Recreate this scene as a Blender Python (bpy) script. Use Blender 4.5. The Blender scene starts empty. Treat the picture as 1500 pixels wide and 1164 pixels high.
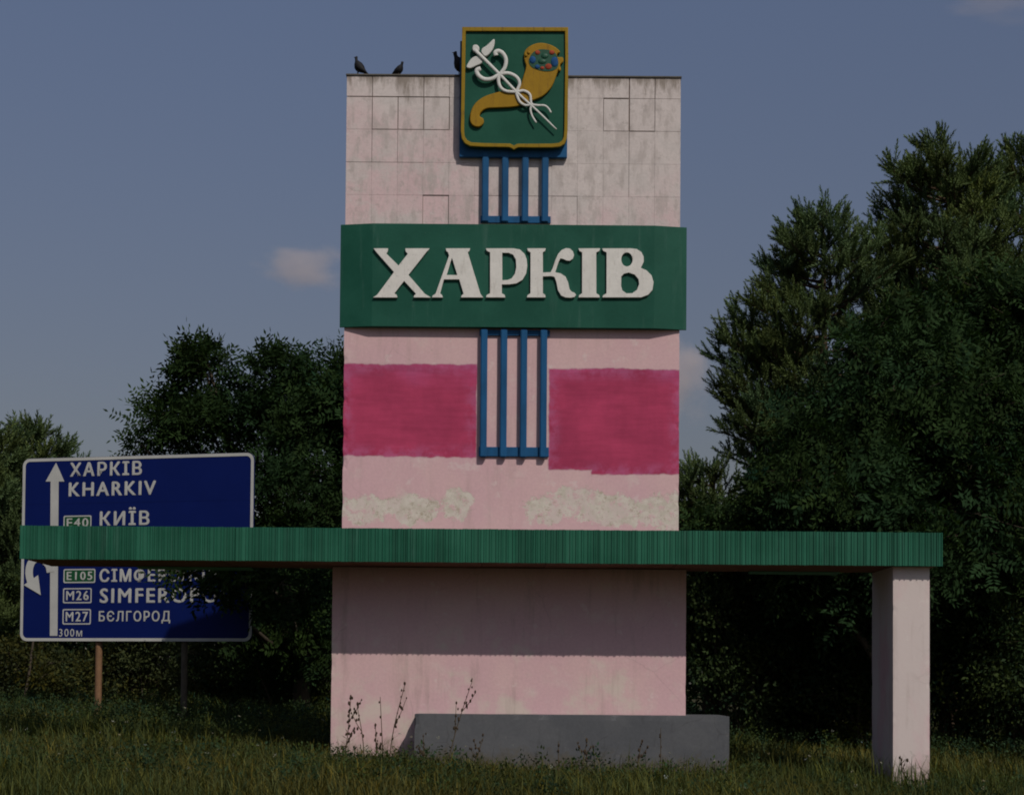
import bpy, bmesh, math, random
import numpy as np
from mathutils import Vector, Matrix, Euler

# ------------------------------------------------------------------ camera, world, sun, exposure
sc = bpy.context.scene
R = math.radians
F, CX, CY = 2600.0, 750.0, 909.0          # focal length and optical axis in photo pixels (1500 wide)
PITCH, ROLL = 2.0, 0.45
CAMLOC = Vector((0, 0, 1.3))
CROT = Matrix.Rotation(R(90 + PITCH), 3, 'X') @ Matrix.Rotation(R(ROLL), 3, 'Z')
cam_d = bpy.data.cameras.new('camera')
cam = bpy.data.objects.new('camera', cam_d)
sc.collection.objects.link(cam)
cam.matrix_world = Matrix.Translation(CAMLOC) @ CROT.to_4x4()
cam_d.sensor_width = 36.0
cam_d.lens = 36.0 * F / 1500.0
cam_d.shift_y = (CY - 582.0) / 1500.0
cam_d.clip_start = 0.1
cam_d.clip_end = 5000
sc.camera = cam

SUN_EL, SUN_AZ = 45.0, 150.0               # azimuth clockwise from +Y
sun_dir = Vector((math.sin(R(SUN_AZ)) * math.cos(R(SUN_EL)), math.cos(R(SUN_AZ)) * math.cos(R(SUN_EL)), math.sin(R(SUN_EL))))
world = bpy.data.worlds.new('World'); sc.world = world; world.use_nodes = True
wn = world.node_tree; wn.nodes.clear()
sky = wn.nodes.new('ShaderNodeTexSky'); sky.sky_type = 'NISHITA'; sky.sun_disc = False
sky.sun_elevation = R(SUN_EL); sky.sun_rotation = R(SUN_AZ)
sky.air_density = 1.0; sky.dust_density = 1.6; sky.ozone_density = 2.2; sky.altitude = 100
hs = wn.nodes.new('ShaderNodeHueSaturation'); hs.inputs['Saturation'].default_value = 0.82; hs.inputs['Hue'].default_value = 0.512
bg = wn.nodes.new('ShaderNodeBackground'); bg.inputs['Strength'].default_value = 0.05
wo = wn.nodes.new('ShaderNodeOutputWorld')
tcw = wn.nodes.new('ShaderNodeTexCoord'); sepw = wn.nodes.new('ShaderNodeSeparateXYZ'); wn.links.new(tcw.outputs['Generated'], sepw.inputs[0])
mrw = wn.nodes.new('ShaderNodeMapRange'); mrw.inputs[1].default_value = .10; mrw.inputs[2].default_value = .36; wn.links.new(sepw.outputs[2], mrw.inputs[0])
mxw = wn.nodes.new('ShaderNodeMix'); mxw.data_type = 'RGBA'; wn.links.new(mrw.outputs[0], mxw.inputs[0])
mxw.inputs[6].default_value = (.86, .76, .70, 1); mxw.inputs[7].default_value = (1.14, 1.19, 1.24, 1)   # low haze greyer than the blue above
mlw = wn.nodes.new('ShaderNodeMix'); mlw.data_type = 'RGBA'; mlw.blend_type = 'MULTIPLY'; mlw.inputs[0].default_value = 1.0; mlw.clamp_result = False
wn.links.new(sky.outputs[0], hs.inputs['Color']); wn.links.new(hs.outputs[0], mlw.inputs[6]); wn.links.new(mxw.outputs[2], mlw.inputs[7]); wn.links.new(mlw.outputs[2], bg.inputs[0]); wn.links.new(bg.outputs[0], wo.inputs[0])
sl = bpy.data.lights.new('sun', 'SUN'); sl.energy = 2.6; sl.angle = R(0.5); sl.color = (1.0, 0.93, 0.84)
so = bpy.data.objects.new('sun', sl); sc.collection.objects.link(so)
so.rotation_euler = sun_dir.to_track_quat('Z', 'Y').to_euler(); so.location = (20, -30, 60)
sc.view_settings.view_transform = 'Standard'; sc.view_settings.look = 'None'
sc.view_settings.exposure = -0.1; sc.view_settings.gamma = 1.0
sc.cycles.volume_bounces = 4; sc.cycles.filter_width = 1.9; sc.cycles.max_bounces = 6; sc.cycles.transparent_max_bounces = 8

# ------------------------------------------------------------------ helpers
COL = sc.collection
def at(u, v, Y):
    """point at distance Y that the photo shows at pixel (u, v)"""
    d = CROT @ Vector(((u - CX) / F, -(v - CY) / F, -1.0))
    return CAMLOC + d * (Y / d.y)

def ground_z(x, y):
    x = np.clip(x, -7, 12); y = np.clip(y, -5, 46)
    return 0.13 - 0.03 * x + 0.024 * (y - 24) + 0.03 * np.sin(x * 1.3 + y * .7) * np.sin(y * .9 - x * .4)

def link(o, parent=None):
    COL.objects.link(o)
    if parent is not None:
        o.parent = parent
    return o

def thing(name, label, cat, loc, group=None, kind=None):
    o = bpy.data.objects.new(name, None); COL.objects.link(o)
    o.location = loc; o['label'] = label; o['category'] = cat
    o.empty_display_size = 0.2
    if group: o['group'] = group
    return o

def root_of(p):
    v = Vector((0, 0, 0))
    while p is not None:
        v += p.location; p = p.parent
    return v

def mk(name, me, mat, parent=None, origin=None):
    """link mesh (world coordinates) as an object whose origin is `origin`"""
    o = bpy.data.objects.new(name, me)
    base = root_of(parent)
    org = Vector(origin) if origin is not None else base.copy()
    me.transform(Matrix.Translation(-org))
    o.location = org - base
    if mat is not None and not me.materials: me.materials.append(mat)
    return link(o, parent)

def bm_mesh(bm, name, smooth=False):
    me = bpy.data.meshes.new(name)
    bmesh.ops.recalc_face_normals(bm, faces=bm.faces)
    bm.to_mesh(me); bm.free()
    if smooth: me.polygons.foreach_set('use_smooth', [True] * len(me.polygons))
    return me

def box_me(name, x0, x1, y0, y1, z0, z1, bevel=0.0, segs=1):
    bm = bmesh.new()
    r = bmesh.ops.create_cube(bm, size=1)
    for v in bm.verts:
        v.co = Vector(((x0 + x1) / 2 + v.co.x * (x1 - x0), (y0 + y1) / 2 + v.co.y * (y1 - y0), (z0 + z1) / 2 + v.co.z * (z1 - z0)))
    if bevel: bmesh.ops.bevel(bm, geom=list(bm.edges), offset=bevel, segments=segs, affect='EDGES')
    return bm_mesh(bm, name)

def prism_me(name, pts, z0, z1, bevel=0.0):
    """vertical prism over an XY outline"""
    bm = bmesh.new()
    f = bm.faces.new([bm.verts.new((x, y, z0)) for x, y in pts])
    e = bmesh.ops.extrude_face_region(bm, geom=[f])
    bmesh.ops.translate(bm, verts=[g for g in e['geom'] if isinstance(g, bmesh.types.BMVert)], vec=(0, 0, z1 - z0))
    if bevel: bmesh.ops.bevel(bm, geom=list(bm.edges), offset=bevel, segments=1, affect='EDGES')
    return bm_mesh(bm, name)

def curve_to_me(cu, name):
    o = bpy.data.objects.new('tmp', cu); COL.objects.link(o)
    dg = bpy.context.evaluated_depsgraph_get(); dg.update()
    me = bpy.data.meshes.new_from_object(o.evaluated_get(dg))
    bpy.data.objects.remove(o); bpy.data.curves.remove(cu)
    me.name = name; me.materials.clear()
    return me

def plate_me(name, loops, yback, yfront, bevel=0.0):
    """flat upright plate (XZ outline with holes) between two depths, facing -Y"""
    cu = bpy.data.curves.new('c', 'CURVE'); cu.dimensions = '2D'; cu.fill_mode = 'BOTH'
    for lp in loops:
        s = cu.splines.new('POLY'); s.points.add(len(lp) - 1)
        for p, (x, z) in zip(s.points, lp): p.co = (x, z, 0, 1)
        s.use_cyclic_u = True
    t = (yback - yfront) / 2
    cu.extrude = max(t - bevel, 0.0005); cu.bevel_depth = bevel; cu.bevel_resolution = 1; cu.offset = -bevel
    me = curve_to_me(cu, name)
    yc = (yback + yfront) / 2
    me.transform(Matrix(((1, 0, 0, 0), (0, 0, -1, yc), (0, 1, 0, 0), (0, 0, 0, 1))))
    return me

def smooth_loop(pts, n=6):
    """Catmull-Rom closed loop"""
    out = []; m = len(pts)
    for i in range(m):
        p0, p1, p2, p3 = (np.array(pts[(i + k - 1) % m], float) for k in range(4))
        for j in range(n):
            t = j / n
            out.append(tuple(.5 * ((2 * p1) + (-p0 + p2) * t + (2 * p0 - 5 * p1 + 4 * p2 - p3) * t * t + (-p0 + 3 * p1 - 3 * p2 + p3) * t ** 3)))
    return out

def smooth_path(pts, n=6):
    pts = [np.array(p, float) for p in pts]; out = []
    P = [2 * pts[0] - pts[1]] + pts + [2 * pts[-1] - pts[-2]]
    for i in range(len(pts) - 1):
        p0, p1, p2, p3 = P[i:i + 4]
        for j in range(n):
            t = j / n
            out.append(.5 * ((2 * p1) + (-p0 + p2) * t + (2 * p0 - 5 * p1 + 4 * p2 - p3) * t * t + (-p0 + 3 * p1 - 3 * p2 + p3) * t ** 3))
    out.append(pts[-1]); return out

def tube_arr(pts, rad, sides=5, flat=1.0, cap=True):
    """verts, quads of a tapering tube along a path"""
    pts = np.array(pts, float); n = len(pts); rad = np.broadcast_to(np.array(rad, float), (n,))
    T = np.gradient(pts, axis=0); T /= np.linalg.norm(T, axis=1, keepdims=True) + 1e-9
    ref = np.array((0, 1, 0)) if abs(T[:, 1]).mean() < .8 else np.array((1, 0, 0))
    A = np.cross(T, ref); A /= np.linalg.norm(A, axis=1, keepdims=True) + 1e-9
    B = np.cross(A, T)
    a = np.linspace(0, 2 * np.pi, sides, endpoint=False)
    V = pts[:, None] + rad[:, None, None] * (np.cos(a)[None, :, None] * A[:, None] + flat * np.sin(a)[None, :, None] * B[:, None])
    i = np.arange(n - 1)[:, None] * sides; j = np.arange(sides)[None]; k = (j + 1) % sides
    Q = np.stack([i + j, i + k, i + sides + k, i + sides + j], -1).reshape(-1, 4)
    return V.reshape(-1, 3), Q

def quads_me(name, parts, tint=None, smooth=False):
    vs, qs, off = [], [], 0
    for V, Q in parts:
        vs.append(V); qs.append(Q + off); off += len(V)
    V = np.concatenate(vs); Q = np.concatenate(qs)
    me = bpy.data.meshes.new(name)
    me.vertices.add(len(V)); me.vertices.foreach_set('co', V.astype(np.float32).ravel())
    me.loops.add(Q.size); me.loops.foreach_set('vertex_index', Q.astype(np.int32).ravel())
    me.polygons.add(len(Q)); me.polygons.foreach_set('loop_start', np.arange(0, Q.size, 4, dtype=np.int32))
    if tint is not None:
        a = me.color_attributes.new('tint', 'FLOAT_COLOR', 'POINT')
        c = np.ones((len(V), 4), np.float32); c[:, :3] = tint
        a.data.foreach_set('color', c.ravel())
    if smooth: me.polygons.foreach_set('use_smooth', np.ones(len(Q), bool))
    me.update(calc_edges=True); me.validate()
    return me

def tube_me(name, paths, sides=8, flat=1.0, smooth=True):
    return quads_me(name, [tube_arr(p, r, sides, flat) for p, r in paths], smooth=smooth)

from mathutils import noise as mnoise
def chip(me, x0, x1, y0, y1, z0, z1, amp=.006, sp=.07):
    """cut a block into cells and wear its straight edges unevenly"""
    bm = bmesh.new(); bm.from_mesh(me)
    for ax, a, b in ((0, x0, x1), (2, z0, z1), (1, y0, y1)):
        n = max(2, int((b - a) / sp)); no = Vector((0, 0, 0)); no[ax] = 1
        for i in range(1, n):
            co = Vector((0, 0, 0)); co[ax] = a + (b - a) * i / n
            bmesh.ops.bisect_plane(bm, geom=bm.verts[:] + bm.edges[:] + bm.faces[:], plane_co=co, plane_no=no)
    bm.normal_update()
    for v in bm.verts:
        ns = {tuple(round(c) for c in f.normal) for f in v.link_faces}
        if len(ns) > 1:
            k = mnoise.noise(v.co * 3.1) * .5 + mnoise.noise(v.co * 11.0) * .5
            d = .002 + max(0.0, k - .12) * amp * 3.0
            for n in ns: v.co -= Vector(n) * d
        elif ns: v.co -= Vector(next(iter(ns))) * (mnoise.noise(v.co * 1.3) * .0035)
    bm.to_mesh(me); bm.free(); return me

# ------------------------------------------------------------------ material helpers
class Sk:
    """socket wrapper with arithmetic"""
    def __init__(s, nt, sock): s.nt, s.s = nt, sock
    def _m(s, op, *a, clamp=False):
        n = s.nt.nodes.new('ShaderNodeMath'); n.operation = op; n.use_clamp = clamp
        for i, x in enumerate((s,) + a):
            if isinstance(x, Sk): s.nt.links.new(x.s, n.inputs[i])
            else: n.inputs[i].default_value = x
        return Sk(s.nt, n.outputs[0])
    def __add__(s, o): return s._m('ADD', o)
    def __sub__(s, o): return s._m('SUBTRACT', o)
    def __mul__(s, o): return s._m('MULTIPLY', o)
    def __rsub__(s, o): return (s * -1.0) + o
    def mn(s, o): return s._m('MINIMUM', o)
    def mx(s, o): return s._m('MAXIMUM', o)
    def abs(s): return s._m('ABSOLUTE')
    def pw(s, o): return s._m('POWER', o)
    def sin(s): return s._m('SINE')
    def step(s, a, b):
        n = s.nt.nodes.new('ShaderNodeMapRange'); n.interpolation_type = 'SMOOTHSTEP'
        s.nt.links.new(s.s, n.inputs[0]); n.inputs[1].default_value = a; n.inputs[2].default_value = b
        return Sk(s.nt, n.outputs[0])

class Mat:
    def __init__(m, name, rough=0.7, spec=0.3):
        m.mat = bpy.data.materials.new(name); m.mat.use_nodes = True
        m.nt = m.mat.node_tree
        m.b = m.nt.nodes['Principled BSDF']; m.out = m.nt.nodes['Material Output']
        m.b.inputs['Roughness'].default_value = rough
        m.b.inputs['Specular IOR Level'].default_value = spec
        g = m.nt.nodes.new('ShaderNodeNewGeometry'); m.pos = g.outputs['Position']
        x = m.nt.nodes.new('ShaderNodeSeparateXYZ'); m.nt.links.new(m.pos, x.inputs[0])
        m.x, m.y, m.z = (Sk(m.nt, x.outputs[i]) for i in range(3))
    def noise(m, scale, detail=3, rough=.55, stretch=None, off=None):
        n = m.nt.nodes.new('ShaderNodeTexNoise'); n.inputs['Scale'].default_value = scale
        n.inputs['Detail'].default_value = detail; n.inputs['Roughness'].default_value = rough
        src = m.pos
        if stretch or off:
            mp = m.nt.nodes.new('ShaderNodeMapping')
            if stretch: mp.inputs['Scale'].default_value = stretch
            if off: mp.inputs['Location'].default_value = off
            m.nt.links.new(src, mp.inputs[0]); src = mp.outputs[0]
        m.nt.links.new(src, n.inputs['Vector'])
        return Sk(m.nt, n.outputs['Fac'])
    def crack(m, scale, width=.012, warp=.35, off=(0, 0, 0)):
        """thin branching hairlines, broken up by noise"""
        n = m.nt.nodes.new('ShaderNodeTexNoise'); n.inputs['Scale'].default_value = scale * 1.7; n.inputs['Detail'].default_value = 4
        m.nt.links.new(m.pos, n.inputs['Vector'])
        mp = m.nt.nodes.new('ShaderNodeMapping'); mp.inputs['Location'].default_value = off; m.nt.links.new(m.pos, mp.inputs[0])
        ad = m.nt.nodes.new('ShaderNodeVectorMath'); ad.operation = 'MULTIPLY_ADD'; ad.inputs[1].default_value = (warp,) * 3
        m.nt.links.new(n.outputs['Color'], ad.inputs[0]); m.nt.links.new(mp.outputs[0], ad.inputs[2])
        v = m.nt.nodes.new('ShaderNodeTexVoronoi'); v.feature = 'DISTANCE_TO_EDGE'; v.inputs['Scale'].default_value = scale; m.nt.links.new(ad.outputs[0], v.inputs['Vector'])
        return Sk(m.nt, v.outputs['Distance']).step(width, width * .15) * m.noise(scale * .9, 3, .6, off=(off[0] + 3, 1, 2)).step(.50, .60)
    def weather(m, col, splash=True, drip=.40, cracks=.16):
        st = m.noise(5.5, 5, .7, stretch=(1, 1, .10), off=(2, 6, 0)); sm = m.noise(1.1, 4, .6, off=(8, 8, 3))
        col = m.mix((st * .75 + sm * .35).step(.56, .76) * drip, col, (.30, .235, .20))
        col = m.mix(m.noise(17, 5, .75, off=(4, 0, 9)).step(.64, .72) * .5, col, (.34, .27, .235))
        col = m.mix(m.noise(4.2, 5, .7, off=(1, 7, 7)).step(.60, .68) * .35, col, (.68, .62, .58))
        if cracks: col = m.mix(m.crack(1.1) * cracks, col, (.22, .17, .15))
        if splash:
            h = m.z + m.x * .03 - .15
            col = m.mix((m.noise(6, 5, .7, stretch=(1, 1, .5)) * .9 - h * .95).step(.12, .42) * .65, col, (.23, .19, .14))
        return col
    def objrand(m):
        o = m.nt.nodes.new('ShaderNodeObjectInfo'); return Sk(m.nt, o.outputs['Random'])
    def rgb(m, c):
        n = m.nt.nodes.new('ShaderNodeRGB'); n.outputs[0].default_value = (*c, 1); return n.outputs[0]
    def mix(m, fac, a, b, mode='MIX'):
        n = m.nt.nodes.new('ShaderNodeMix'); n.data_type = 'RGBA'; n.blend_type = mode
        if isinstance(fac, Sk): m.nt.links.new(fac.s, n.inputs[0])
        else: n.inputs[0].default_value = fac
        for i, c in ((6, a), (7, b)):
            if isinstance(c, tuple): n.inputs[i].default_value = (*c, 1)
            else: m.nt.links.new(c, n.inputs[i])
        return n.outputs[2]
    def bright(m, col, fac):
        """multiply colour by a scalar socket"""
        n = m.nt.nodes.new('ShaderNodeVectorMath'); n.operation = 'SCALE'
        m.nt.links.new(col, n.inputs[0]); m.nt.links.new(fac.s, n.inputs['Scale']); return n.outputs[0]
    def color(m, c):
        if isinstance(c, tuple): m.b.inputs['Base Color'].default_value = (*c, 1)
        else: m.nt.links.new(c, m.b.inputs['Base Color'])
        return m
    def bump(m, h, strength=.3, dist=.01):
        n = m.nt.nodes.new('ShaderNodeBump'); n.inputs['Strength'].default_value = strength; n.inputs['Distance'].default_value = dist
        m.nt.links.new(h.s, n.inputs['Height']); m.nt.links.new(n.outputs[0], m.b.inputs['Normal']); return m

def simple_mat(name, col, rough=.6, var=.25, scale=6, spec=.3, stretch=None, bump=.15, rand=0.0):
    m = Mat(name, rough, spec)
    n = m.noise(scale, 5, .6, stretch)
    f = (n - .5) * (var * 2.2) + 1.0
    if rand: f = f * ((m.objrand() - .5) * rand + 1.0)
    m.color(m.bright(m.rgb(col), f))
    if bump: m.bump(m.noise(scale * 5, 4), bump, .008)
    return m.mat

# ------------------------------------------------------------------ main dimensions
YC = 23.6                      # canopy front
YCB = 25.2                     # canopy back
YL = 24.65                     # pedestal front
YU = 24.85                     # upper slab front
def avgx(ps, Y): return sum(at(u, v, Y).x for u, v in ps) / len(ps)
def avgz(ps, Y): return sum(at(u, v, Y).z for u, v in ps) / len(ps)
UX0 = avgx([(508, 110), (501, 770)], YU); UX1 = avgx([(997.5, 112), (994, 770)], YU)
UZ1 = avgz([(508, 110), (997, 112)], YU)
LX0 = avgx([(487, 830), (484, 1100)], YL); LX1 = avgx([(1005, 830), (1005, 1045)], YL)
CX0 = avgx([(29, 795)], YC); CX1 = avgx([(1380, 805)], YC)
CZ1 = avgz([(29, 769), (1380, 780)], YC); CZ0 = avgz([(29, 818.5), (1380, 828.5)], YC)
ZB = -0.6                      # how far foundations go down

# ------------------------------------------------------------------ materials: monument
def pink_wall(name, mag=False):
    m = Mat(name, .85, .2)
    big = m.noise(.9, 5, .6); mid = m.noise(3.2, 6, .65, off=(3, 1, 2)); fine = m.noise(26, 4, .6)
    strk = m.noise(7, 4, .6, stretch=(1, 1, .16))
    col = m.mix(big.step(.35, .68), (.60, .39, .415), (.63, .43, .43))
    col = m.mix(mid.step(.52, .75) * .55, col, (.64, .52, .49))
    col = m.mix((strk.step(.55, .8)) * .16, col, (.42, .30, .29))
    col = m.bright(col, (fine - .5) * .22 + 1.0)
    return m, col, fine

m, col, fine = pink_wall('pink_pedestal_paint')
low = m.noise(2.2, 5, .65, off=(9, 2, 4))
col = m.mix((low + (0.9 - m.z) * .10).step(.44, .66) * .8, col, (.60, .52, .455))
m.color(m.weather(col)).bump(fine, .25, .006); M_PED = m.mat

# pillar: pinkish white
m, col, fine = pink_wall('pale_pink_pillar_paint')
col = m.mix(m.noise(1.7, 4, .6, stretch=(1, 1, .4)).step(.30, .55) * .9, col, (.60, .53, .505))
pb = m.noise(9, 5, .7)
col = m.mix((pb + (.45 - m.z) * .45).step(.62, .78) * .6, col, (.22, .20, .17))
m.color(m.weather(col, True, .35, .12)).bump(fine, .25, .006); M_PIL = m.mat

# shaft below the band: pink with magenta rectangles and flaked patches
m, col, fine = pink_wall('pink_shaft_paint')
def rectmask(u0, v0, u1, v1, soft=.016, wob=.085, seed=0, raw=False):
    a, b = at(u0, v1, YU), at(u1, v0, YU)
    w1 = (m.noise(2.6, 3, .6, off=(seed, 5, 1)) - .5) * wob
    w2 = (m.noise(9, 3, .6, off=(1, seed, 4)) - .5) * (wob * .5)
    x = m.x + w1 * .5 + w2; z = m.z + w1 + w2
    d_ = ((x - a.x).mn((x - b.x) * -1.0)).mn((z - a.z).mn((z - b.z) * -1.0))
    return d_ if raw else d_.step(-soft, soft)
mg = rectmask(480, 534, 699, 668, seed=1).mx(rectmask(803, 541, 1020, 694, seed=7) ).mn(1.0)
cut = rectmask(780, 689, 866, 730, seed=7)
mg = mg - (mg.mn(cut))
col = m.mix(mg, m.weather(col, False, .25, .12), m.rgb((.5, .5, .5)))
brush = m.noise(16, 4, .6, stretch=(.12, 1, 1)); bz = m.noise(1.6, 4, .6, off=(4, 4, 4))
top = at(700, 540, YU).z
mcol = m.mix(bz.step(.35, .65), (.35, .040, .098), (.42, .048, .115))
mcol = m.mix(((m.z - (top - .45)) * .9 + (bz - .5)).step(.12, .75) * .7, mcol, (.40, .080, .205))
dd = rectmask(501, 534, 699, 668, seed=1, raw=True).mx(rectmask(803, 541, 996, 694, seed=7, raw=True))
mcol = m.mix((1.0 - dd.step(.02, .22)) * m.noise(3.5, 4, .7, off=(6, 2, 2)).step(.40, .62) * .55, mcol, (.46, .13, .27))
br2 = m.noise(14, 4, .6, stretch=(1, 1, .12), off=(3, 3, 3))
mcol = m.bright(mcol, ((brush - .5) * .45 + 1.0) * ((br2 - .5) * .12 + 1.0) * ((m.noise(2.4, 4, .7) - .5) * .4 + 1.0))
col = m.mix(mg, col, mcol)
def ell(u, v, ru, rv):
    p = at(u, v, YU); s = YU / F
    dx = (m.x - p.x) * (1 / (ru * s)); dz = (m.z - p.z) * (1 / (rv * s))
    return 1.0 - (dx.pw(2.0) + dz.pw(2.0)) if False else (dx * dx + dz * dz) * -1.0 + 1.0
fl = None
for e in ((532, 747, 46, 22), (602, 745, 48, 24), (668, 738, 26, 26), (800, 747, 34, 22), (850, 738, 52, 28), (905, 747, 57, 25), (965, 747, 44, 26), (985, 752, 30, 28)):
    fl = ell(*e) if fl is None else fl.mx(ell(*e))
wn1 = m.noise(5, 5, .7, off=(2, 8, 5)); wn2 = m.noise(22, 4, .7)
flm = (fl + (wn1 - .5) * 3.0 + (wn2 - .5) * 1.6).step(.10, .34)
flm = flm * (1.0 - m.noise(8, 6, .75, off=(1, 1, 7)).step(.52, .62) * .85)
fcol = m.mix(m.noise(6, 5, .7).step(.4, .62), (.62, .57, .50), (.52, .475, .40))
fcol = m.mix(m.noise(3.2, 6, .75, off=(5, 9, 1)).step(.47, .60) * .8, fcol, (.60, .50, .47))
fcol = m.mix(m.noise(9, 6, .8, off=(2, 9, 6)).step(.54, .64) * .7, fcol, (.33, .27, .19))
fcol = m.mix((m.noise(20, 5, .75).step(.58, .68) * .8), fcol, (.30, .25, .19))
col = m.mix(flm, col, fcol)
edge = (fl + (wn1 - .5) * 3.0 + (wn2 - .5) * 1.6); ring = (edge - .17).abs().step(.08, .0) * 0.28 * m.noise(3, 3).step(.45, .6)
col = m.mix(ring, col, (.26, .22, .18))
m.color(col).bump(fine * .3 + flm * -.6 + wn2 * .3, .3, .008); M_SHAFT = m.mat

# tiles above the band
m = Mat('weathered_tile_paint', .85, .2)
big = m.noise(.75, 4, .6, off=(1.5, 0, .4)); mid = m.noise(2.6, 6, .7); fine = m.noise(30, 4, .6)
strk = m.noise(6, 5, .7, stretch=(1, 1, .2)); blot = m.noise(9, 5, .75, off=(5, 5, 5))
zt = (m.z - (UZ1 - 2.05)) * (1 / 2.05)           # 0 at the band, 1 at the top
pk = (big * .9 + (1.0 - zt) * .30 + m.x * -.045).step(.56, .86)
col = m.mix(pk, (.595, .530, .510), (.60, .445, .452))
col = m.mix(mid.step(.46, .62) * .75, col, (.545, .495, .475))
vst = m.noise(8, 3, .6, stretch=(1, 1, .35), off=(8, 3, 1))
col = m.mix(vst.step(.46, .66) * .65, col, (.42, .37, .35))
col = m.mix(blot.step(.55, .70) * .6, col, (.37, .325, .305))
col = m.mix(m.noise(55, 3, .7).step(.62, .72) * .4, col, (.30, .26, .24))
col = m.mix((strk + zt.pw(6.0) * .42).step(.70, .94) * .85, col, (.22, .185, .155))
col = m.mix(m.noise(14, 4, .7, off=(7, 1, 2)).step(.62, .72) * .5, col, (.64, .60, .57))
f2 = (m.objrand() - .5) * .05 + 1.0
col = m.bright(col, f2 * ((fine - .5) * .25 + 1.0))
m.color(col).bump(fine + blot * .8, .35, .008); M_TILE = m.mat

M_MORTAR = simple_mat('dark_joint_mortar', (.24, .195, .175), .95, .3, 12)
M_COPING = simple_mat('grimy_coping', (.10, .09, .075), .9, .5, 9)

# greens
def green_mat(name, base, drip=True, rand=0.0):
    m = Mat(name, .55, .14)
    a = m.noise(1.3, 4, .6); s = m.noise(9, 5, .65, stretch=(1, 1, .09)); f = m.noise(40, 3)
    col = m.mix(a.step(.35, .65), base, tuple(c * 1.2 + .004 for c in base))
    if drip: col = m.mix(s.step(.54, .78) * .42, col, (.07, .15, .12))
    col = m.mix(m.noise(5, 5, .7, off=(2, 2, 9)).step(.60, .78) * .5, col, tuple(c * .62 for c in base))
    col = m.mix(m.noise(.55, 4, .6, off=(3, 0, 6)).step(.45, .70) * .35, col, tuple(c * 1.5 + .006 for c in base))
    col = m.mix(m.noise(24, 4, .7, off=(9, 9, 9)).step(.70, .76) * .6, col, (.16, .17, .14))
    k = (f - .5) * .2 + 1.0
    if rand: k = k * ((m.objrand() - .5) * rand + 1.0)
    m.color(m.bright(col, k)).bump(m.noise(18, 4), .15, .006)
    return m.mat
M_BAND = green_mat('green_band_enamel', (.0085, .068, .045))
M_SLAT = green_mat('green_corrugated_sheet', (.0130, .086, .052), True, .34)
M_TRIM = simple_mat('pale_green_trim_paint', (.13, .34, .24), .5, .3, 6)
M_SHIELD = green_mat('green_shield_enamel', (.0080, .068, .043), False)
M_BLUE = simple_mat('blue_tube_paint', (.008, .080, .20), .55, .45, 7, .2, stretch=(1, 1, .3))
def grimy(name, c, d, amt=.5):
    m = Mat(name, .65, .2); col = m.bright(m.rgb(c), (m.noise(8, 5, .65) - .5) * .35 + 1.0)
    col = m.mix(m.noise(16, 5, .7, stretch=(1, 1, .18)).step(.52, .72) * amt, col, d)
    col = m.mix(m.noise(34, 4, .7, off=(5, 1, 1)).step(.62, .70) * amt, col, tuple(q * .6 for q in d))
    m.color(col).bump(m.noise(45, 4), .3, .006); return m.mat
M_WHITE = grimy('white_letter_paint', (.67, .65, .61), (.40, .37, .33))
M_CADU = grimy('white_relief_paint', (.60, .60, .57), (.36, .36, .32))
M_OCHRE = grimy('ochre_relief_paint', (.30, .170, .008), (.17, .085, .012), .6)
M_YEL = grimy('yellow_border_paint', (.27, .172, .009), (.11, .060, .015), .75)
M_RED = simple_mat('red_fruit_paint', (.30, .055, .03), .7, .5, 14, .1)
M_FBLUE = simple_mat('blue_fruit_paint', (.018, .075, .20), .7, .5, 14, .1)
M_LEAFG = simple_mat('dark_green_leaf_paint', (.012, .07, .04), .5, .3, 12)
m = Mat('grey_plinth_paint', .85, .15)
col = m.mix(m.noise(1.6, 5, .65).step(.35, .65), (.086, .090, .099), (.106, .109, .117))
col = m.mix(m.noise(7, 5, .7, stretch=(1, 1, .2)).step(.56, .74) * .4, col, (.055, .056, .058))
col = m.mix(m.noise(10, 5, .75, off=(3, 3, 3)).step(.62, .70) * .35, col, (.17, .165, .16))
hh = m.z + m.x * .03 - .15
col = m.mix((m.noise(6, 5, .7) * .9 - hh * 1.2).step(.10, .40) * .6, col, (.10, .085, .06))
col = m.mix(m.crack(1.4, .012, .3, (2, 0, 5)) * .3, col, (.035, .033, .032))
m.color(m.bright(col, (m.noise(30, 4) - .5) * .25 + 1.0)).bump(m.noise(12, 5, .7), .35, .01); M_GREY = m.mat
M_SOFF = simple_mat('brown_soffit_paint', (.27, .125, .085), .85, .4, 5)
M_ROOF = simple_mat('roof_felt', (.08, .075, .07), .95, .3, 6)
M_RUST = simple_mat('rusty_pole', (.19, .105, .055), .8, .4, 9)
M_DARKPOLE = simple_mat('dark_pole', (.09, .075, .055), .85, .4, 9)

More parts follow.
